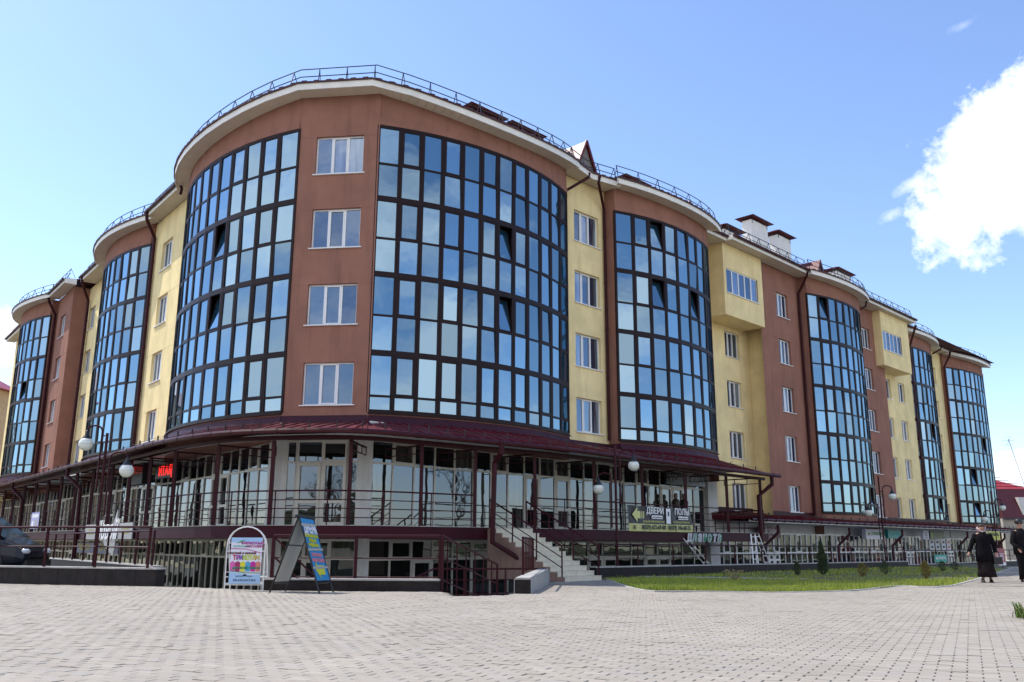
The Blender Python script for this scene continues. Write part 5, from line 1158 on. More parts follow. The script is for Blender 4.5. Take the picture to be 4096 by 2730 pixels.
def a_frame():
    A, Ab, B, Bb = [Vector((x, y, gz(y))) for x, y in ((-5.17,19.47),(-5.02,20.2),(-4.0,19.0),(-3.87,19.8))]
    tf = Vector(((-5.17-4.0)/2, 19.25, gz(19.2)+1.60)); tb = Vector(((-5.02-3.87)/2, 20.0, gz(20)+1.58)); O = A.copy()
    E_ = empty('pavement_sign', O, 'black A-frame board with a blue poster advertising doors', 'advertising board')
    for nm, p, q, r_, s_, inner_ in (('rear_board', A, Ab, tf, tb, col('bare_board', (.55,.52,.45), .8)), ('front_board', B, Bb, tf, tb, col('poster_cyan', (.02,.27,.55), .4))):
        m = MB()
        for a, b in ((p, r_), (q, s_)): m.tube([a-O, b-O], .022, 6)
        for t in ((.12,.62) if nm == 'rear_board' else (.13,)): m.tube([p+(r_-p)*t-O, q+(s_-q)*t-O], .016, 6)
        m.build('leg_frame', BLACKM, E_)
        m = MB(); t0, t1 = (.14, .98) if nm == 'rear_board' else (.16, .975)
        a0, a1, b0, b1 = p+(r_-p)*t0, q+(s_-q)*t0, p+(r_-p)*t1, q+(s_-q)*t1; nn = (a1-a0).cross(b0-a0).normalized()*.006
        m.hexa([a0-O-nn, a1-O-nn, a1-O+nn, a0-O+nn, b0-O-nn, b1-O-nn, b1-O+nn, b0-O+nn]); m.build(nm, inner_, E_)
        if nm == 'front_board':
            x = (a1-a0).normalized(); z = ((b0+b1)/2-(a0+a1)/2); h = z.length; z.normalize(); y = z.cross(x); M = Matrix((x, y, z)).transposed().to_4x4(); M.translation = (a0+a1)/2-O - y*.012
            w = (a1-a0).length; k = w/1.0
            put(E_, M, 'ДВЕРИ', 0, h*.82, .27, WHITE_, .95*k, .01)
            YL = col('acid_yellow', (.62,.62,.03)); PK = col('poster_pink', (.75,.25,.3))
            for t_, zz in (('МЕЖКОМНАТНЫЕ', .71), ('ВХОДНЫЕ', .635), ('РАЗДВИЖНЫЕ', .56)): put(E_, M, t_, -.02, h*zz, .105, YL, .95*k, .002)
            for t_, zz in (('ПОСТОЯННЫЕ', .40), ('АКЦИИ, СКИДКИ', .315)): put(E_, M, t_, 0, h*zz, .105, PK, .95*k, .002)
            shape(E_, M, [(-.36*k,.25),(-.22*k,.42),(-.2*k,.33),(.28*k,.33),(.25*k,.12),(-.15*k,.12),(-.1*k,.02)], YL, name='arrow')
            for zz in (h*.895, h*.49, h*.2): shape(E_, M, [(-w/2-.02,zz-.03),(w/2+.02,zz-.02),(w/2+.02,zz+.03),(-w/2-.02,zz+.025)], col('clear_tape', (.45,.45,.42), .2), -.012, 'tape')
    m = MB(); m.tube([tf-O+Vector((-.04,-.08,0)), tb-O+Vector((.02,.06,0))], .035, 6); m.build('top_hinge', BLACKM, E_)
a_frame()
# ================================================================== LAMP POSTS
def lamp_post(x, y, z0, H, g1, g2, label, ang=0., dg=.42):
    """ladder-like double post: g1/g2 = (dx, height of globe centre) of the two lamps"""
    E_ = empty('street_lamp', (x, y, z0), label, 'street lamp', 'double globe lamps in front of the block', rz=ang); r = .045
    m = MB(); m.tube([(0,0,0),(0,0,.9)], .075, 10); m.tube([(0,0,.9),(0,0,H)], r, 8); m.build('pole', MAROON, E_)
    m = MB()
    for g in (g1, g2):
        sg = 1 if g[0] > 0 else -1; px = sg*.16 if True else 0; top = g[1]+.55; R_ = abs(g[0]-px)/2; cx = (px+g[0])/2
        pts = [(px,0,max(.9,g[1]-1.35)), (px,0,top-R_*.7)]+[(cx-sg*R_*math.cos(a), 0, top-R_*.7+R_*.75*math.sin(a)) for a in [PI*k/8 for k in range(1,8)]]+[(g[0],0,top-R_*.7), (g[0],0,g[1]+.38)]
        m.tube(pts, .028, 7)
        for z in (g[1]-1.2, g[1]-.45, g[1]+.25): m.tube([(0,0,min(z,H-.05)),(px,0,min(z,H-.05))], .018, 5)
    m.build('arm', MAROON, E_)
    for g in (g1, g2):
        L_ = empty('lamp_head', (0,0,0), parent=E_); m = MB(); m.lathe([(.03,.42),(.04,.34),(.07,.26),(.13,.18),(.155,.13)][::-1], (g[0],0,g[1]), 14); m.build('cap', BLACKM, L_, smooth=True)
        m = MB(); rr = dg/2; prof = [(rr*math.sin(PI*k/12), -rr*math.cos(PI*k/12)) for k in range(1, 11)]
        m.lathe(prof, (g[0],0,g[1]), 20); m.lathe([(rr*1.005,-.006),(rr*1.005,.006)], (g[0],0,g[1]), 20, 1); m.build('globe', [mat('opal_globe', (.72,.74,.66), .15, var=.05, vscale=4, coat=.5), GRANITEC], L_, smooth=True)
lamp_post(-12.35, 26.7, -2.0, 5.25, (-.62, 4.92), (.70, 4.12), 'double globe street lamp at the left, in front of the left wing terrace', 0, .42)
lamp_post(3.72, 31.6, -1.6, 5.1, (.66, 4.35), (-.62, 3.52), 'double globe street lamp in front of the terrace beside the black banner', 0, .40)
lamp_post(19.35, 46.6, -1.75, 5.3, (.66, 4.25), (-.66, 3.4), 'double globe street lamp in front of the third glazed bay', 0, .40)
lamp_post(31.9, 59.0, -1.75, 5.3, (.66, 4.2), (-.62, 3.45), 'double globe street lamp rising behind the walking woman', 0, .40)
# ================================================================== LADDERS
def ladder(name, A, B, w, fr, label, rungs=6, mtl=ALU, parent=None):
    A, B = Vector(A), Vector(B); E_ = parent or empty(name, A, label, 'ladder'); u = Vector((*fr.u, 0))*w/2; O = A if parent is None else Vector(parent.location)
    m = MB(); m.bar(A-O-u, B-O-u*.8, .05, .03); m.bar(A-O+u, B-O+u*.8, .05, .03); m.build('rail', mtl, E_)
    for i in range(rungs):
        t = (i+.6)/rungs; c = A+(B-A)*t-O; m = MB(); m.bar(c-u*(1-.2*t), c+u*(1-.2*t), .035, .03); m.build('rung', mtl, E_)
    return E_
ladder('ladder', R.p(3.9,4.4,-1.7), R.p(2.9,3.25,.25), .42, R, 'bare metal ladder leaning left of the script letters', 7)
e = ladder('step_ladder', R.p(6.1,4.6,-1.7), R.p(6.6,4.2,.45), .42, R, 'open metal stepladder standing under the end of the script letters', 7)
ladder('step_ladder', R.p(7.7,4.5,-1.7), R.p(6.9,4.2,.45), .42, R, '', 8, parent=e)
# ================================================================== SHRUBS AND TREES
LEAFD = mat('thuja_green', (.035,.06,.02), .7, var=.4, vscale=9, coord='World'); LEAFY = mat('thuja_yellow', (.17,.13,.03), .7, var=.4, vscale=9, coord='World')
BARK = mat('bark', (.07,.05,.04), .9, var=.3, vscale=8, coord='World'); BUD = mat('spring_leaf', (.13,.16,.03), .6, var=.3, vscale=3, coord='World')
def shrub(name, x, y, h, w, mtl, label, cat='shrub', shape='cone', n=900, seed=1):
    rg = random.Random(seed); E_ = empty(name, (x, y, -1.1), label, cat); m = MB()
    for i in range(n):
        t = rg.random()**.8; a = rg.random()*2*PI
        prof = {'cone': (1-t)**.75*(.55+.45*math.sin(min(1,t*5)*PI/2)), 'vase': .35+.65*t**.6, 'oval': math.sin(PI*min(.98,max(.05,t)))**.6}[shape]
        r = w/2*prof*(.35+.75*rg.random())*(1+.3*math.sin(a*3+t*7)); c = Vector((r*math.cos(a), r*math.sin(a), .06+h*t)); s = .035*h**.3*(.7+rg.random()*.8)
        d = Vector((math.cos(a)*.5, math.sin(a)*.5, 1.0+rg.random())).normalized()*s*1.7; e = d.orthogonal().normalized(); e.rotate(Matrix.Rotation(rg.random()*6, 3, d)); m.poly([c-e*s*.5, c+e*s*.5, c+d])
    m.build('foliage', mtl, E_)
    m = MB(); m.tube([(0,0,-.05),(0,0,h*.7)], [.02*h**.5,.006], 5)
    if shape == 'vase':
        for k in range(6): a = k*1.05; m.tube([(0,0,.02),(math.cos(a)*w*.3,math.sin(a)*w*.3,h*.8)], [.008,.003], 4)
    m.build('stem', BARK, E_)
shrub('thuja', 11.3, 32.8, 1.18, .40, LEAFD, 'tallest dark conical thuja standing before the step in the parapet', 'conifer', 'cone', 2200, 2)
shrub('small_conifer', 10.0, 31.6, .42, .26, LEAFD, 'small green conifer just left of the tall thuja', 'conifer', 'oval', 500, 3)
shrub('shrub', 11.9, 30.6, .42, .36, LEAFY, 'olive open shrub right of the tall thuja', 'shrub', 'oval', 420, 4)
shrub('shrub', 13.9, 33.6, .44, .40, LEAFD, 'dark round shrub between the olive shrub and the yellow conifer', 'shrub', 'oval', 420, 5)
shrub('yellow_conifer', 13.2, 28.8, .52, .28, LEAFY, 'yellowish upright conifer nearest the lit kerb', 'conifer', 'oval', 700, 6)
shrub('shrub', 17.9, 37.5, .38, .38, LEAFD, 'low dark shrub left of the teal railing banner', 'shrub', 'oval', 300, 7)
shrub('shrub', 19.3, 39.3, .32, .42, LEAFD, 'low dark shrub under the teal railing banner', 'shrub', 'oval', 300, 8)
shrub('dry_grass_tuft', 6.9, 28.0, .26, .7, mat('dry_straw', (.32,.26,.12), .8), 'dry straw coloured tuft on the edge of the lit lawn', 'grass tuft', 'vase', 220, 9)
def weeds():
    E_ = empty('weeds', (6.78, 11.8, gz(11.8)), 'green weeds pushing through the pavers at the right edge of the picture', 'weeds'); rg = random.Random(4)
    for k in range(3):
        m = MB(); ox, oy = (.0, .25, .1)[k], (0, -.3, .45)[k]
        for i in range(90):
            a = rg.random()*2*PI; h = .06+rg.random()*.22; r = h*(.3+rg.random()*.9); p0 = Vector((ox+rg.gauss(0,.05), oy+rg.gauss(0,.05), 0)); p2 = p0+Vector((r*math.cos(a), r*math.sin(a), h*.8)); p1 = (p0+p2)/2+Vector((0,0,h*.35)); s = Vector((-math.sin(a), math.cos(a), 0))*.006
            m.poly([p0-s, p0+s, p1+s, p1-s]); m.poly([p1-s, p1+s, p2])
        m.build('clump', (MATS['grass_blade_dry'], MATS['grass_blade_dry'], MATS['grass_blade_dark'])[k], E_)
weeds()
def tree_mesh(mb, lf, base, h, seed, leafn=3, spread=1., rad=.14, depth=5):
    rg = random.Random(seed)
    def grow(p, d, l, r, k):
        q = p+d*l; mid = p+d*l*.5+Vector((rg.gauss(0,.04),rg.gauss(0,.04),0))*l; mb.tube([p, mid, q], [r, r*.85, r*.65], 5 if k > 2 else 3, cap=False)
        if k <= 1:
            for _ in range(leafn):
                c = p+d*l*rg.random()+Vector((rg.gauss(0,.12),rg.gauss(0,.12),rg.gauss(0,.12))); a = Vector((rg.gauss(0,1),rg.gauss(0,1),rg.gauss(0,1))).normalized(); b = a.orthogonal().normalized(); s = .07; lf.poly([c-b*s*.6, c+b*s*.6, c+a*s])
        if k == 0: return
        n = 3 if k > 2 else 3
        for i in range(n):
            ax = Vector((rg.gauss(0,1),rg.gauss(0,1),rg.gauss(0,.4))).normalized(); nd = (d+ax*(.55+.25*rg.random())*spread+Vector((0,0,.12))).normalized(); grow(q if i or rg.random()<.5 else mid, nd, l*(.68+.14*rg.random()), r*.62, k-1)
    grow(Vector(base), Vector((0,0,1)), h*.26, rad, depth)
def tree(x, y, h, seed, label, leafn=2, z=-1.35):
    E_ = empty('bare_tree', (x, y, z), label, 'tree'); a = MB(); b = MB(); tree_mesh(a, b, (0,0,0), h, seed, leafn); a.build('branches', BARK, E_); b.build('budding_leaves', BUD, E_)
tree(56.5, 94, 9.5, 21, 'bare spring tree at the right edge beyond the red roofed house')
tree(60.5, 99, 12, 22, 'taller bare tree at the far right behind the house gable', 3)
tree(66, 112, 11, 23, 'hazy budding tree farthest at the right edge', 5)
# ================================================================== HOUSES BEYOND
def house():
    E_ = empty('mansard_house', (48.6, 86.5, -1.35), 'pale house with a crimson mansard roof beyond the right end of the block', 'house'); x0, x1, y0, y1 = -1.0, 8.3, 0, 10; WL = mat('pale_brick', (.36,.33,.28), .85, var=.12, vscale=6, coord='World'); RR = mat('crimson_tiles', (.32,.03,.035), .45, var=.15, vscale=3, coord='World'); RD = mat('crimson_sheet', (.10,.008,.018), .5, var=.15, coord='World')
    x1 = 3.6
    m = MB(); m.box(x0, x1, y0, y1, 0, 3.9); m.build('wall', WL, E_)
    m = MB(); xm0, xm1, zm, zr = x0, x1-1.0, 6.75, 8.7
    m.poly([(x0,y0-.2,3.9),(x1+.3,y0-.2,3.9),(x1-.85,y0+.7,zm),(x0,y0+.7,zm)]); m.poly([(x1+.3,y0-.2,3.9),(x1+.3,y1,3.9),(x1-.85,y1-.6,zm),(x1-.85,y0+.7,zm)]); m.build('mansard_face', RD, E_)
    m = MB(); m.poly([(x0,y0+.7,zm),(x1-.85,y0+.7,zm),(x0-.8,y0+4.5,zr),(x0-2,y0+4.5,zr)]); m.poly([(x1-.85,y0+.7,zm),(x1-.85,y1-.6,zm),(x0-.8,y0+4.5,zr)])
    for k in range(6): t = k/6; m.bar((x0,y0+.7+3.8*t,zm+1.95*t+.03),(x1-.85-2.5*t,y0+.7+3.8*t,zm+1.95*t+.03), .05, .05)
    m.build('roof', RR, E_); m = MB()
    m.bar((x0,y0-.25,3.88),(x1+.35,y0-.25,3.88), .12, .14); m.bar((x1+.3,y0-.2,3.95),(x1-.85,y0+.7,zm), .1, .1); m.build('eaves_board', BLACKM, E_)
    m = MB(); m.poly([(1.0,-.02,4.3),(1.9,-.05,4.3),(1.6,-.05,5.9),(.75,-.02,5.9)]); m.hexa([(1.0,-.1,4.25),(2.1,-.1,4.25),(2.1,.5,4.25),(1.0,.5,4.25),(.7,-.05,5.95),(1.5,-.05,5.95),(1.5,.7,5.95),(.7,.7,5.95)]); m.build('dormer_window', WHITEW, E_)
    w = empty('window', (0,0,0), parent=E_); m = MB(); m.box(.2,1.5,-.05,.0,.9,2.0); m.build('frame', DARKF, w); m = MB(); m.box(.3,1.4,-.07,-.05,1.0,1.9); m.build('pane', WINGLASS, w)
    pipe([(3.3,-.3,3.9),(2.6,-.3,3.2),(2.0,-.12,2.6),(2.0,-.12,0)], .07, E_)
    A = empty('roof_aerial', (53.2, 91, 4), 'thin television aerial on a leaning mast above the red roofed house', 'aerial'); m = MB(); m.tube([(0,0,0),(-1.5,0,6.8)], .035, 5); m.build('mast', STEEL, A); m = MB()
    for dz, l in ((0,.7),(-.45,.5),(.4,.4)): m.tube([(-1.5-l,0,6.6+dz),(-1.5+l,.2,6.7+dz)], .025, 4)
    m.tube([(-1.5,-.3,6.9),(-1.5,.3,6.3)], .02, 4); m.build('antenna_rods', STEEL, A)
house()
def garage():
    E_ = empty('outbuilding', (54.2, 88, -1.35), 'low pale outbuilding with a sloping roof right of the crimson roofed house', 'outbuilding'); m = MB(); m.box(0,7,0,5,0,2.7); m.poly([(0,0,2.7),(7,0,2.7),(0,0,4.2)]); m.build('wall', MATS['pale_brick'], E_); m = MB(); m.hexa([(-.3,-.3,4.3),(7.4,-.3,2.6),(7.4,5,2.6),(-.3,5,4.3),(-.3,-.3,4.45),(7.4,-.3,2.75),(7.4,5,2.75),(-.3,5,4.45)]); m.build('roof', mat('grey_sheet', (.16,.16,.16), .5), E_)
garage()
def neighbour():
    E_ = empty('peach_building', (-48, 74, -1.35), 'peach coloured building with a red tiled roof at the extreme left edge', 'building'); PE = mat('peach_render', (.55,.38,.22), .9, var=.1, coord='World'); m = MB(); m.box(-14,0.2,0,10,0,15.2); m.build('wall', PE, E_)
    m = MB(); m.hexa([(-14.5,-.6,15.2),(.9,-.6,15.2),(.9,10.5,15.2),(-14.5,10.5,15.2),(-10,4,18.2),(-4,4,18.2),(-4,6,18.2),(-10,6,18.2)]); m.build('roof', mat('crimson_tiles', (.32,.03,.035), .45), E_)
    m = MB(); m.box(-14.2,.35,-.15,0,12.2,12.5); m.build('cornice', FASCIA, E_)
    for z in (1.5,4.6,7.7): 
        w = empty('window', (0,0,0), parent=E_); m = MB(); m.box(-2.4,-1.0,-.06,-.01,z,z+1.5); m.build('frame', PVC, w); m = MB(); m.box(-2.3,-1.1,-.08,-.06,z+.1,z+1.4); m.build('pane', WINGLASS, w)
neighbour()
# the far side of the square, seen only as reflections in the glass
def opposite():
    BEI = mat('beige_render', (.46,.42,.33), .9, var=.1, coord='World'); GR = mat('grey_slate', (.13,.125,.12), .7, var=.25, vscale=2, coord='World')
    for nm, x, y, w, d, h, rot, rf_ in (('opposite_block', -62, -26, 40, 12, 12, .55, 2.5), ('opposite_house', 3, -17, 15, 8, 4.5, .05, 3.6), ('opposite_house', -18, -36, 20, 9, 4.5, .1, 3.5), ('opposite_house', 14, -42, 14, 9, 4, -.15, 3), ('opposite_block', 70, -20, 40, 12, 7, -.8, 3)):
        m = MB(); M = Matrix.Translation((x, y, -1)) @ Matrix.Rotation(rot, 4, 'Z'); m.box(-w/2, w/2, -d/2, d/2, 0, h, 0, M)
        m.hexa([M @ Vector(p) for p in ((-w/2-.5,-d/2-.5,h),(w/2+.5,-d/2-.5,h),(w/2+.5,d/2+.5,h),(-w/2-.5,d/2+.5,h),(-w/2,-.1,h+rf_),(w/2,-.1,h+rf_),(w/2,.1,h+rf_),(-w/2,.1,h+rf_))], 1)
        for i in range(int(w/3)):
            for k in range(int(h/3)): xx = -w/2+1.5+3*i; m.box(xx-.6, xx+.6, d/2+.01, d/2+.06, 1+2.9*k, 2.5+2.9*k, 2, M)
        m.build(nm, [BEI, GR, DARKIN], kind='structure')
    a = MB(); b = MB(); rg = random.Random(9)
    for i, (x, y, h) in enumerate([(-5,-9,8),(-8,-13,9),(12,-12,9),(-30,-20,10),(-20,-28,9),(-9,-24,8),(3,-30,10),(12,-24,8),(21,-30,11),(30,-22,9),(38,-14,10),(47,-22,12),(55,-8,10),(62,2,12),(70,14,11),(78,28,13),(-44,-10,9)]): tree_mesh(a, b, (x,y,-1.1), h*1.15, 40+i, 7, 1.05, .2, 5)
    a.build('far_square_tree_branches', BARK, kind='stuff'); b.build('far_square_tree_leaves', BUD, kind='stuff')
    m = MB()
    for i in range(60):
        x = -75+150*i/59; y = -48+ .0*x; m.lathe([(3.0+rg.random()*1.5,-.5),(3.2,1.5+rg.random()),(1.8,3+rg.random()*1.6),(.4,4+rg.random()*1.8)], (x, y+rg.gauss(0,2)+ (max(0,x-30)*.9), -1), 7)
    m.build('far_square_bushes', mat('bush_mass', (.06,.065,.025), .9, var=.5, vscale=.7, coord='World'), kind='stuff')
opposite()
# ================================================================== PARKED CAR
def car():
    O = Vector((-14.35, 27.4, -.98)); E_ = empty('parked_car', O, 'dark navy people carrier parked behind the granite wall at the left edge', 'car', rz=.04); E_.scale = (1.07,)*3
    # local: x forwards (front at 0), y: -0.9 near side
    st = [(-4.60,.35,.95,1.50,.78,.60),(-4.35,.24,.98,1.66,.88,.68),(-3.3,.22,.98,1.76,.91,.72),(-2.2,.22,.98,1.78,.92,.73),(-1.55,.22,.97,1.66,.92,.70),(-1.0,.22,.96,1.26,.91,.72),(-.62,.22,.93,1.02,.90,.80),(-.25,.24,.80,.84,.84,.70),(-.06,.30,.64,.66,.74,.58),(.0,.38,.52,.54,.62,.5)]
    rows_ = []; m = MB()
    for x, z0, zb, zr, wb, wt in st: rows_.append([(x,-wb*.9,z0),(x,-wb,z0+.12),(x,-wb-.01,(z0+zb)/2),(x,-wb+.02,zb-.05),(x,-wb+.04,zb),(x,-wt,max(zb+.005,zr-.12)),(x,-wt+.16,max(zb+.01,zr-.01)),(x,0,max(zb+.02,zr+.01)),(x,wt-.16,max(zb+.01,zr-.01)),(x,wt,max(zb+.005,zr-.12)),(x,wb-.04,zb),(x,wb-.02,zb-.05),(x,wb+.01,(z0+zb)/2),(x,wb,z0+.12),(x,wb*.9,z0)])
    for a, b in zip(rows_, rows_[1:]): m.strip(a, b)
    m.poly(rows_[0]); m.poly(rows_[-1]); m.build('body', mat('navy_car_paint', (.005,.007,.014), .35, spec=.3, coat=.25), E_, smooth=True)
    G_ = mat('car_glass', (.012,.018,.018), .08, spec=.35)
    def side(x0, x1, b0, b1, t0, t1, nm):
        m = MB()
        for s in (-1, 1):
            def yy(z, x): i = min(range(len(st)), key=lambda k: abs(st[k][0]-x)); q = st[i]; t = (z-q[2])/max(.01,(q[3]-.12-q[2])); return s*((q[4]-.04)*(1-t)+q[5]*t+.012)
            m.poly([(x0,yy(b0,-2.5),b0),(x1,yy(b1,-2.5),b1),(t1[0],yy(t1[1],-2.5),t1[1]),(t0[0],yy(t0[1],-2.5),t0[1])])
        m.build(nm, G_, E_)
    side(-2.3, -1.12, 1.03, 1.01, (-2.25,1.60), (-1.72,1.56), 'front_side_window'); side(-3.4, -2.38, 1.03, 1.03, (-3.35,1.60), (-2.33,1.61), 'rear_side_window'); side(-1.06,-.72,1.01,.98,(-1.35,1.33),(-1.25,1.27),'quarter_window')
    m = MB(); m.poly([(-1.52,-.62,1.63),(-1.52,.62,1.63),(-.66,.78,1.04),(-.66,-.78,1.04)]); m.build('windscreen', G_, E_)
    for x in (-.92, -3.75):
        for y in (-.86, .86):
            W_ = empty('wheel', (0,0,0), parent=E_); s = 1 if y > 0 else -1; m = MB(); m.tube([(x,y-.1,.32),(x,y+.11,.32)], .32, 20); m.build('tyre', mat('tyre_rubber', (.012,.012,.012), .8), W_); m = MB(); m.tube([(x,y+s*.111,.32),(x,y+s*.125,.32)], .19, 16)
            for k in range(6): a = k*PI/3; m.bar((x,y+s*.13,.32),(x+.19*math.cos(a),y+s*.13,.32+.19*math.sin(a)), .04, .03)
            m.build('rim', ALU, W_); m = MB(); m.tube([(x,y+s*.02,.34),(x,y+s*.075,.34)], .40, 20); m.build('arch', BLACKM, W_)
    for y in (-.62, .62): m = MB(); m.lathe([(.02,-.07),(.12,-.05),(.14,.02),(.08,.07)], (-.1,y,.66), 10); m.build('headlight', mat('lamp_glass', (.6,.62,.65), .1), E_, smooth=True)
    for y in (-1.0, 1.0): m = MB(); m.box(-1.2,-1.0,y-.09,y+.09,1.0,1.14); m.build('mirror', MATS['navy_car_paint'], E_)
    m = MB(); m.box(-.12,.03,-.7,.7,.25,.42); m.build('bumper', BLACKM, E_)
car()
# ================================================================== PEOPLE
def skin_body(name, verts, edges, radii, material, parent, root=0, sub=1):
    me = bpy.data.meshes.new(name); me.from_pydata(verts, edges, []); o = bpy.data.objects.new(name, me); C.objects.link(o)
    md = o.modifiers.new('Skin', 'SKIN'); me.skin_vertices[0].data[root].use_root = True
    for i, r in enumerate(radii): me.skin_vertices[0].data[i].radius = (r, r) if not isinstance(r, tuple) else r
    sb = o.modifiers.new('Sub', 'SUBSURF'); sb.levels = sub; sb.render_levels = sub
    dg = bpy.context.evaluated_depsgraph_get(); dg.update(); m2 = bpy.data.meshes.new_from_object(o.evaluated_get(dg)); bpy.data.objects.remove(o)
    m2.materials.clear(); m2.materials.append(material); m2.polygons.foreach_set('use_smooth', [True]*len(m2.polygons)); ob = bpy.data.objects.new(name, m2); C.objects.link(ob); ob.parent = parent; return ob
def loft(name, rings, mtl, parent, seg=16, closed=True):
    """rings: (cx, cy, cz, rx, ry[, tilt])"""
    m = MB(); b = 0
    for k, (cx, cy, cz, rx, ry) in enumerate(rings):
        for i in range(seg): a = 2*PI*i/seg; w = 1+.03*math.sin(a*5+k*1.7)+.02*math.sin(a*3-k); m.v.append((cx+rx*w*math.cos(a), cy+ry*w*math.sin(a), cz))
    for k in range(len(rings)-1):
        for i in range(seg): j = (i+1) % seg; m.f.append((k*seg+i, k*seg+j, (k+1)*seg+j, (k+1)*seg+i)); m.m.append(0)
    m.f.append(tuple(range(seg))[::-1]); m.m.append(0); m.f.append(tuple((len(rings)-1)*seg+i for i in range(seg))); m.m.append(0); return m.build(name, mtl, parent, smooth=True)
SKIN = mat('skin', (.42,.23,.16), .55, var=.1, vscale=12)
BLKCLOTH = mat('black_coat_cloth', (.006,.005,.007), .85, spec=.1, var=.3, vscale=14, bump=.3, bscale=40); DKCLOTH = mat('charcoal_quilted_cloth', (.009,.008,.009), .8, spec=.12, var=.3, vscale=10, bump=.4, bscale=25)
def person(loc, rz, H, coat, coat_hem, legs, label, arms, step, female, headturn=0.):
    """local: faces -y (towards the viewer); x to the figure's left"""
    E_ = empty('person', loc, label, 'person', rz=rz); k = H/1.75; z = lambda v: v*k
    V = [(0,0,z(.95)),(0,0,z(1.12)),(0,.01,z(1.30)),(0,.01,z(1.43)),(0,-.005,z(1.50)),(0,-.015,z(1.57)),(0,-.02,z(1.65)),(0,-.015,z(1.71))]
    Rr = [.135,.125,.14,.11,.055,.066,.082,.062]; Eg = [(i,i+1) for i in range(7)]
    def chain(pts, rad, start):
        p = start
        for q, r in zip(pts, rad): V.append(q); Rr.append(r); Eg.append((p, len(V)-1)); p = len(V)-1
        return p
    for s, (kn, an, toe) in zip((-1,1), step):
        chain([(s*.10*k,0,z(.88)),(s*.11*k,kn[0],z(kn[1])),(s*.11*k,an[0],z(an[1])),(s*.13*k,toe,z(.035))], [.09,.062,.042,.04], 0)
    for s, (sh, el, wr) in zip((-1,1), arms):
        w = chain([(s*.19*k,.01,z(1.41)),(el[0],el[1],z(el[2])),(wr[0],wr[1],z(wr[2]))], [.058,.042,.028], 3)
        p = Vector(V[w]); dr_ = (p-Vector((el[0],el[1],z(el[2])))).normalized(); palm = chain([tuple(p+dr_*.06)], [.032], w); pp = Vector(V[palm]); sd = dr_.cross(Vector((0,1,0))); sd = sd.normalized() if sd.length > .1 else Vector((1,0,0))
        for q in range(4): o_ = (q-1.5)*.019; l = (.065,.075,.07,.055)[q]; chain([tuple(pp+sd*o_+dr_*l*.5), tuple(pp+sd*o_+dr_*l*.9+Vector((0,-.012,0)))], [.010,.008], palm)
        chain([tuple(p+dr_*.03+Vector((0,-.03,0))), tuple(p+dr_*.07+Vector((0,-.045,0)))], [.011,.009], w)
    skin_body('body', V, Eg, Rr, SKIN, E_)
    # face details
    hz = z(1.655); m = MB(); m.lathe([(.004,-.0),(.013,.012),(.010,.03),(.004,.05)], (0,-.105,hz-.035), 6); m.build('nose', SKIN, E_)
    m = MB(); 
    for s in (-1,1): m.box(s*.033-.014, s*.033+.014, -.101, -.094, hz+.01, hz+.022)
    m.build('eyes', BLACK_, E_); m = MB(); m.box(-.024,.024,-.099,-.09,hz-.062,hz-.052); m.build('mouth', col('lip', (.25,.07,.06)), E_)
    m = MB()
    for s in (-1,1): m.lathe([(.004,-.03),(.014,-.01),(.014,.015),(.004,.03)], (s*.086,0,hz-.005), 6)
    m.build('ears', SKIN, E_)
    # coat: torso plus sleeves
    sw = .0
    prof = [(coat_hem,.235 if not female else .25,.19),(coat_hem+.25,.235,.185),(.95,.225,.175),(1.12,.215 if not female else .20,.165),(1.28,.235,.165),(1.38,.235,.15),(1.44,.19,.125),(1.49,.10,.09),(1.53,.085,.085)]
    loft('coat', [(0,0.005,z(a),b*k,c_*k) for a, b, c_ in prof], coat, E_, 20)
    for s, (sh, el, wr) in zip((-1,1), arms):
        m = MB(); a = Vector((s*.185*k,.01,z(1.42))); e = Vector((el[0],el[1],z(el[2]))); w = Vector((wr[0],wr[1],z(wr[2])+.02)); m.tube([a-(e-a)*.12, a, a+(e-a)*.5, e, e+(w-e)*.5, w], [.06,.088,.08,.068,.062,.058], 12); m.build('sleeve', coat, E_, smooth=True)
    if legs == 'trousers':
        for s, (kn, an, toe) in zip((-1,1), step):
            m = MB(); m.tube([(s*.10*k,0,z(.92)),(s*.105*k,kn[0]*.5,z(.72)),(s*.11*k,kn[0],z(kn[1])),(s*.112*k,(kn[0]+an[0])/2,z((kn[1]+an[1])/2)),(s*.115*k,an[0]-.0,z(an[1])-.02)], [.125,.118,.098,.088,.085], 12); m.build('trouser_leg', mat('black_trousers', (.007,.007,.008), .9, spec=.1), E_, smooth=True)
    else: loft('skirt', [(.02,0,z(.17),.27,.23),(.01,0,z(.35),.245,.205),(0,0,z(.6),.215,.175),(0,0,z(.9),.19,.15)], mat('dark_checked_skirt', (.014,.010,.011), .9, spec=.1, var=.6, vscale=16), E_, 20)
    for s, (kn, an, toe) in zip((-1,1), step):
        m = MB(); c_ = Vector((s*.12*k, an[0]-.02, 0)); m.lathe([(.05,.0),(.055,.03),(.05,.08),(.04,.12)], c_, 10); m.tube([c_+Vector((0,.04,.035)), c_+Vector((0,-.08,.04)), c_+Vector((s*.01,-.19,.03))], [.045,.05,.035], 10); m.build('shoe', BLACK_, E_, smooth=True)
    return E_, z
man, zz = person((15.9, 28.0, -1.1), .18, 1.86, DKCLOTH, .78, 'trousers', 'man in dark padded coat and black cap walking on the path at right', [((0,),(-.30,.02,1.12),(-.25,-.16,.93)), ((0,),(.31,.04,1.14),(.20,-.10,.98))], [((-.05,.5),(-.02,.09),-.14),((.03,.5),(.08,.09),-.06)], False)
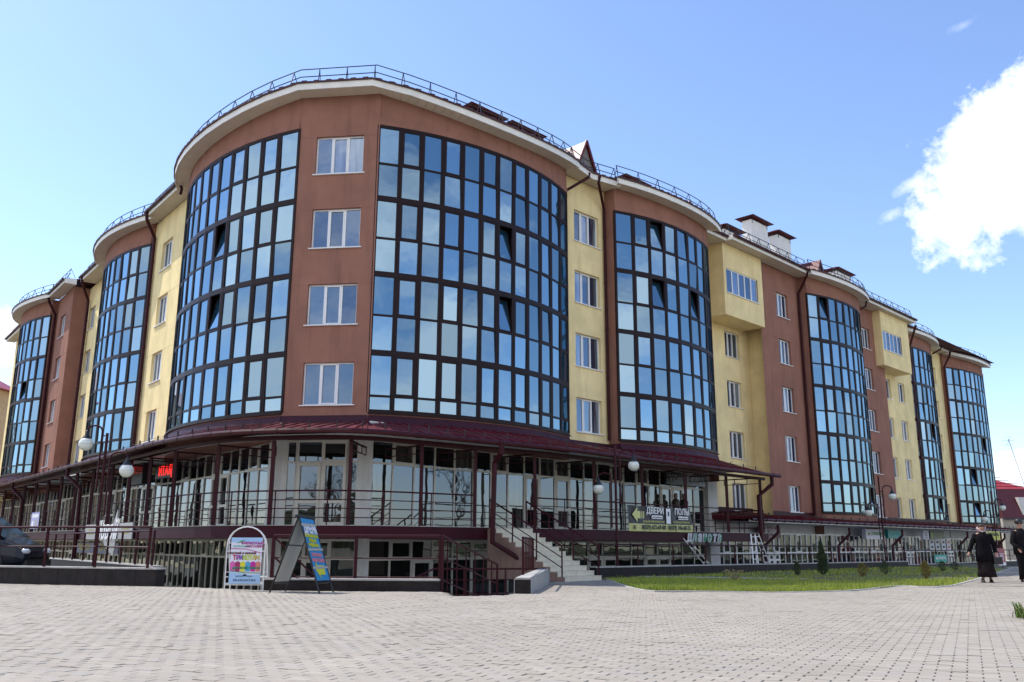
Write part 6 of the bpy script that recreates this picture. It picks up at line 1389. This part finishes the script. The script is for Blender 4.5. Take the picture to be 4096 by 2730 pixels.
m = MB(); m.lathe([(.088,-.01),(.112,.0),(.118,.05),(.108,.10),(.08,.135),(.02,.145)], (0,.0,zz(1.675)), 16); m.tube([(-.07,-.10,zz(1.69)),(0,-.135,zz(1.685)),(.07,-.10,zz(1.69))], .02, 6); m.build('cap', BLACK_, man, smooth=True)
loft('collar', [(0,.02,zz(1.44),.13,.12),(0,.015,zz(1.53),.115,.11)], DKCLOTH, man)
wom, zz = person((14.45, 27.5, -1.1), -.35, 1.74, BLKCLOTH, .62, 'skirt', 'woman in a long black coat and flowered white headscarf walking on the path', [((0,),(-.33,.02,1.12),(-.42,-.06,.90)), ((0,),(.30,.03,1.12),(.30,-.04,.88))], [((-.06,.5),(-.02,.09),-.14),((.05,.5),(.10,.09),-.05)], True)
SCARF = mat('flowered_scarf', (.62,.60,.62), .7, var=.9, vscale=26, vcol=(.25,.06,.08))
m = MB(); n_ = 14; hz = zz(1.66)
for k in range(7):
    ph = PI*k/12
    for i in range(n_+1): a = -.25+PI*1.16*i/n_; r = .105*math.cos(ph) if k else .105; m.v.append((r*math.cos(a)*.95, r*math.sin(a)*.95+.005, hz-.02+.115*math.sin(ph)))
for k in range(6):
    for i in range(n_): b = k*(n_+1)+i; m.f.append((b,b+1,b+n_+2,b+n_+1)); m.m.append(0)
m.tube([(-.095,-.02,hz-.03),(-.07,-.06,hz-.11),(0,-.085,hz-.14),(.07,-.06,hz-.11),(.095,-.02,hz-.03)], .02, 6); m.tube([(-.10,.03,hz),(-.09,.07,hz-.12),(0,.09,hz-.15),(.09,.07,hz-.12),(.10,.03,hz)], .035, 8)
m.build('headscarf', SCARF, wom, smooth=True)
m = MB(); m.lathe([(.06,.0),(.085,.02),(.075,.06),(.02,.08)], (0,-.03,zz(1.68)), 12); m.build('hair', col('brown_hair', (.05,.025,.015)), wom, smooth=True)
hb = empty('handbag', (14.75, 27.35, -.42), 'small black handbag held by the woman in the headscarf', 'handbag'); m = MB(); m.box(-.13,.13,-.05,.05,-.13,.08); m.build('pouch', BLACK_, hb); m = MB(); m.tube([(-.09,0,.07),(-.06,0,.22),(.0,0,.28),(.06,0,.22),(.09,0,.07)], .012, 5); m.tube([(.1,0,.05),(.16,0,-.1),(.13,0,-.25)], .01, 5); m.build('strap', BLACK_, hb)
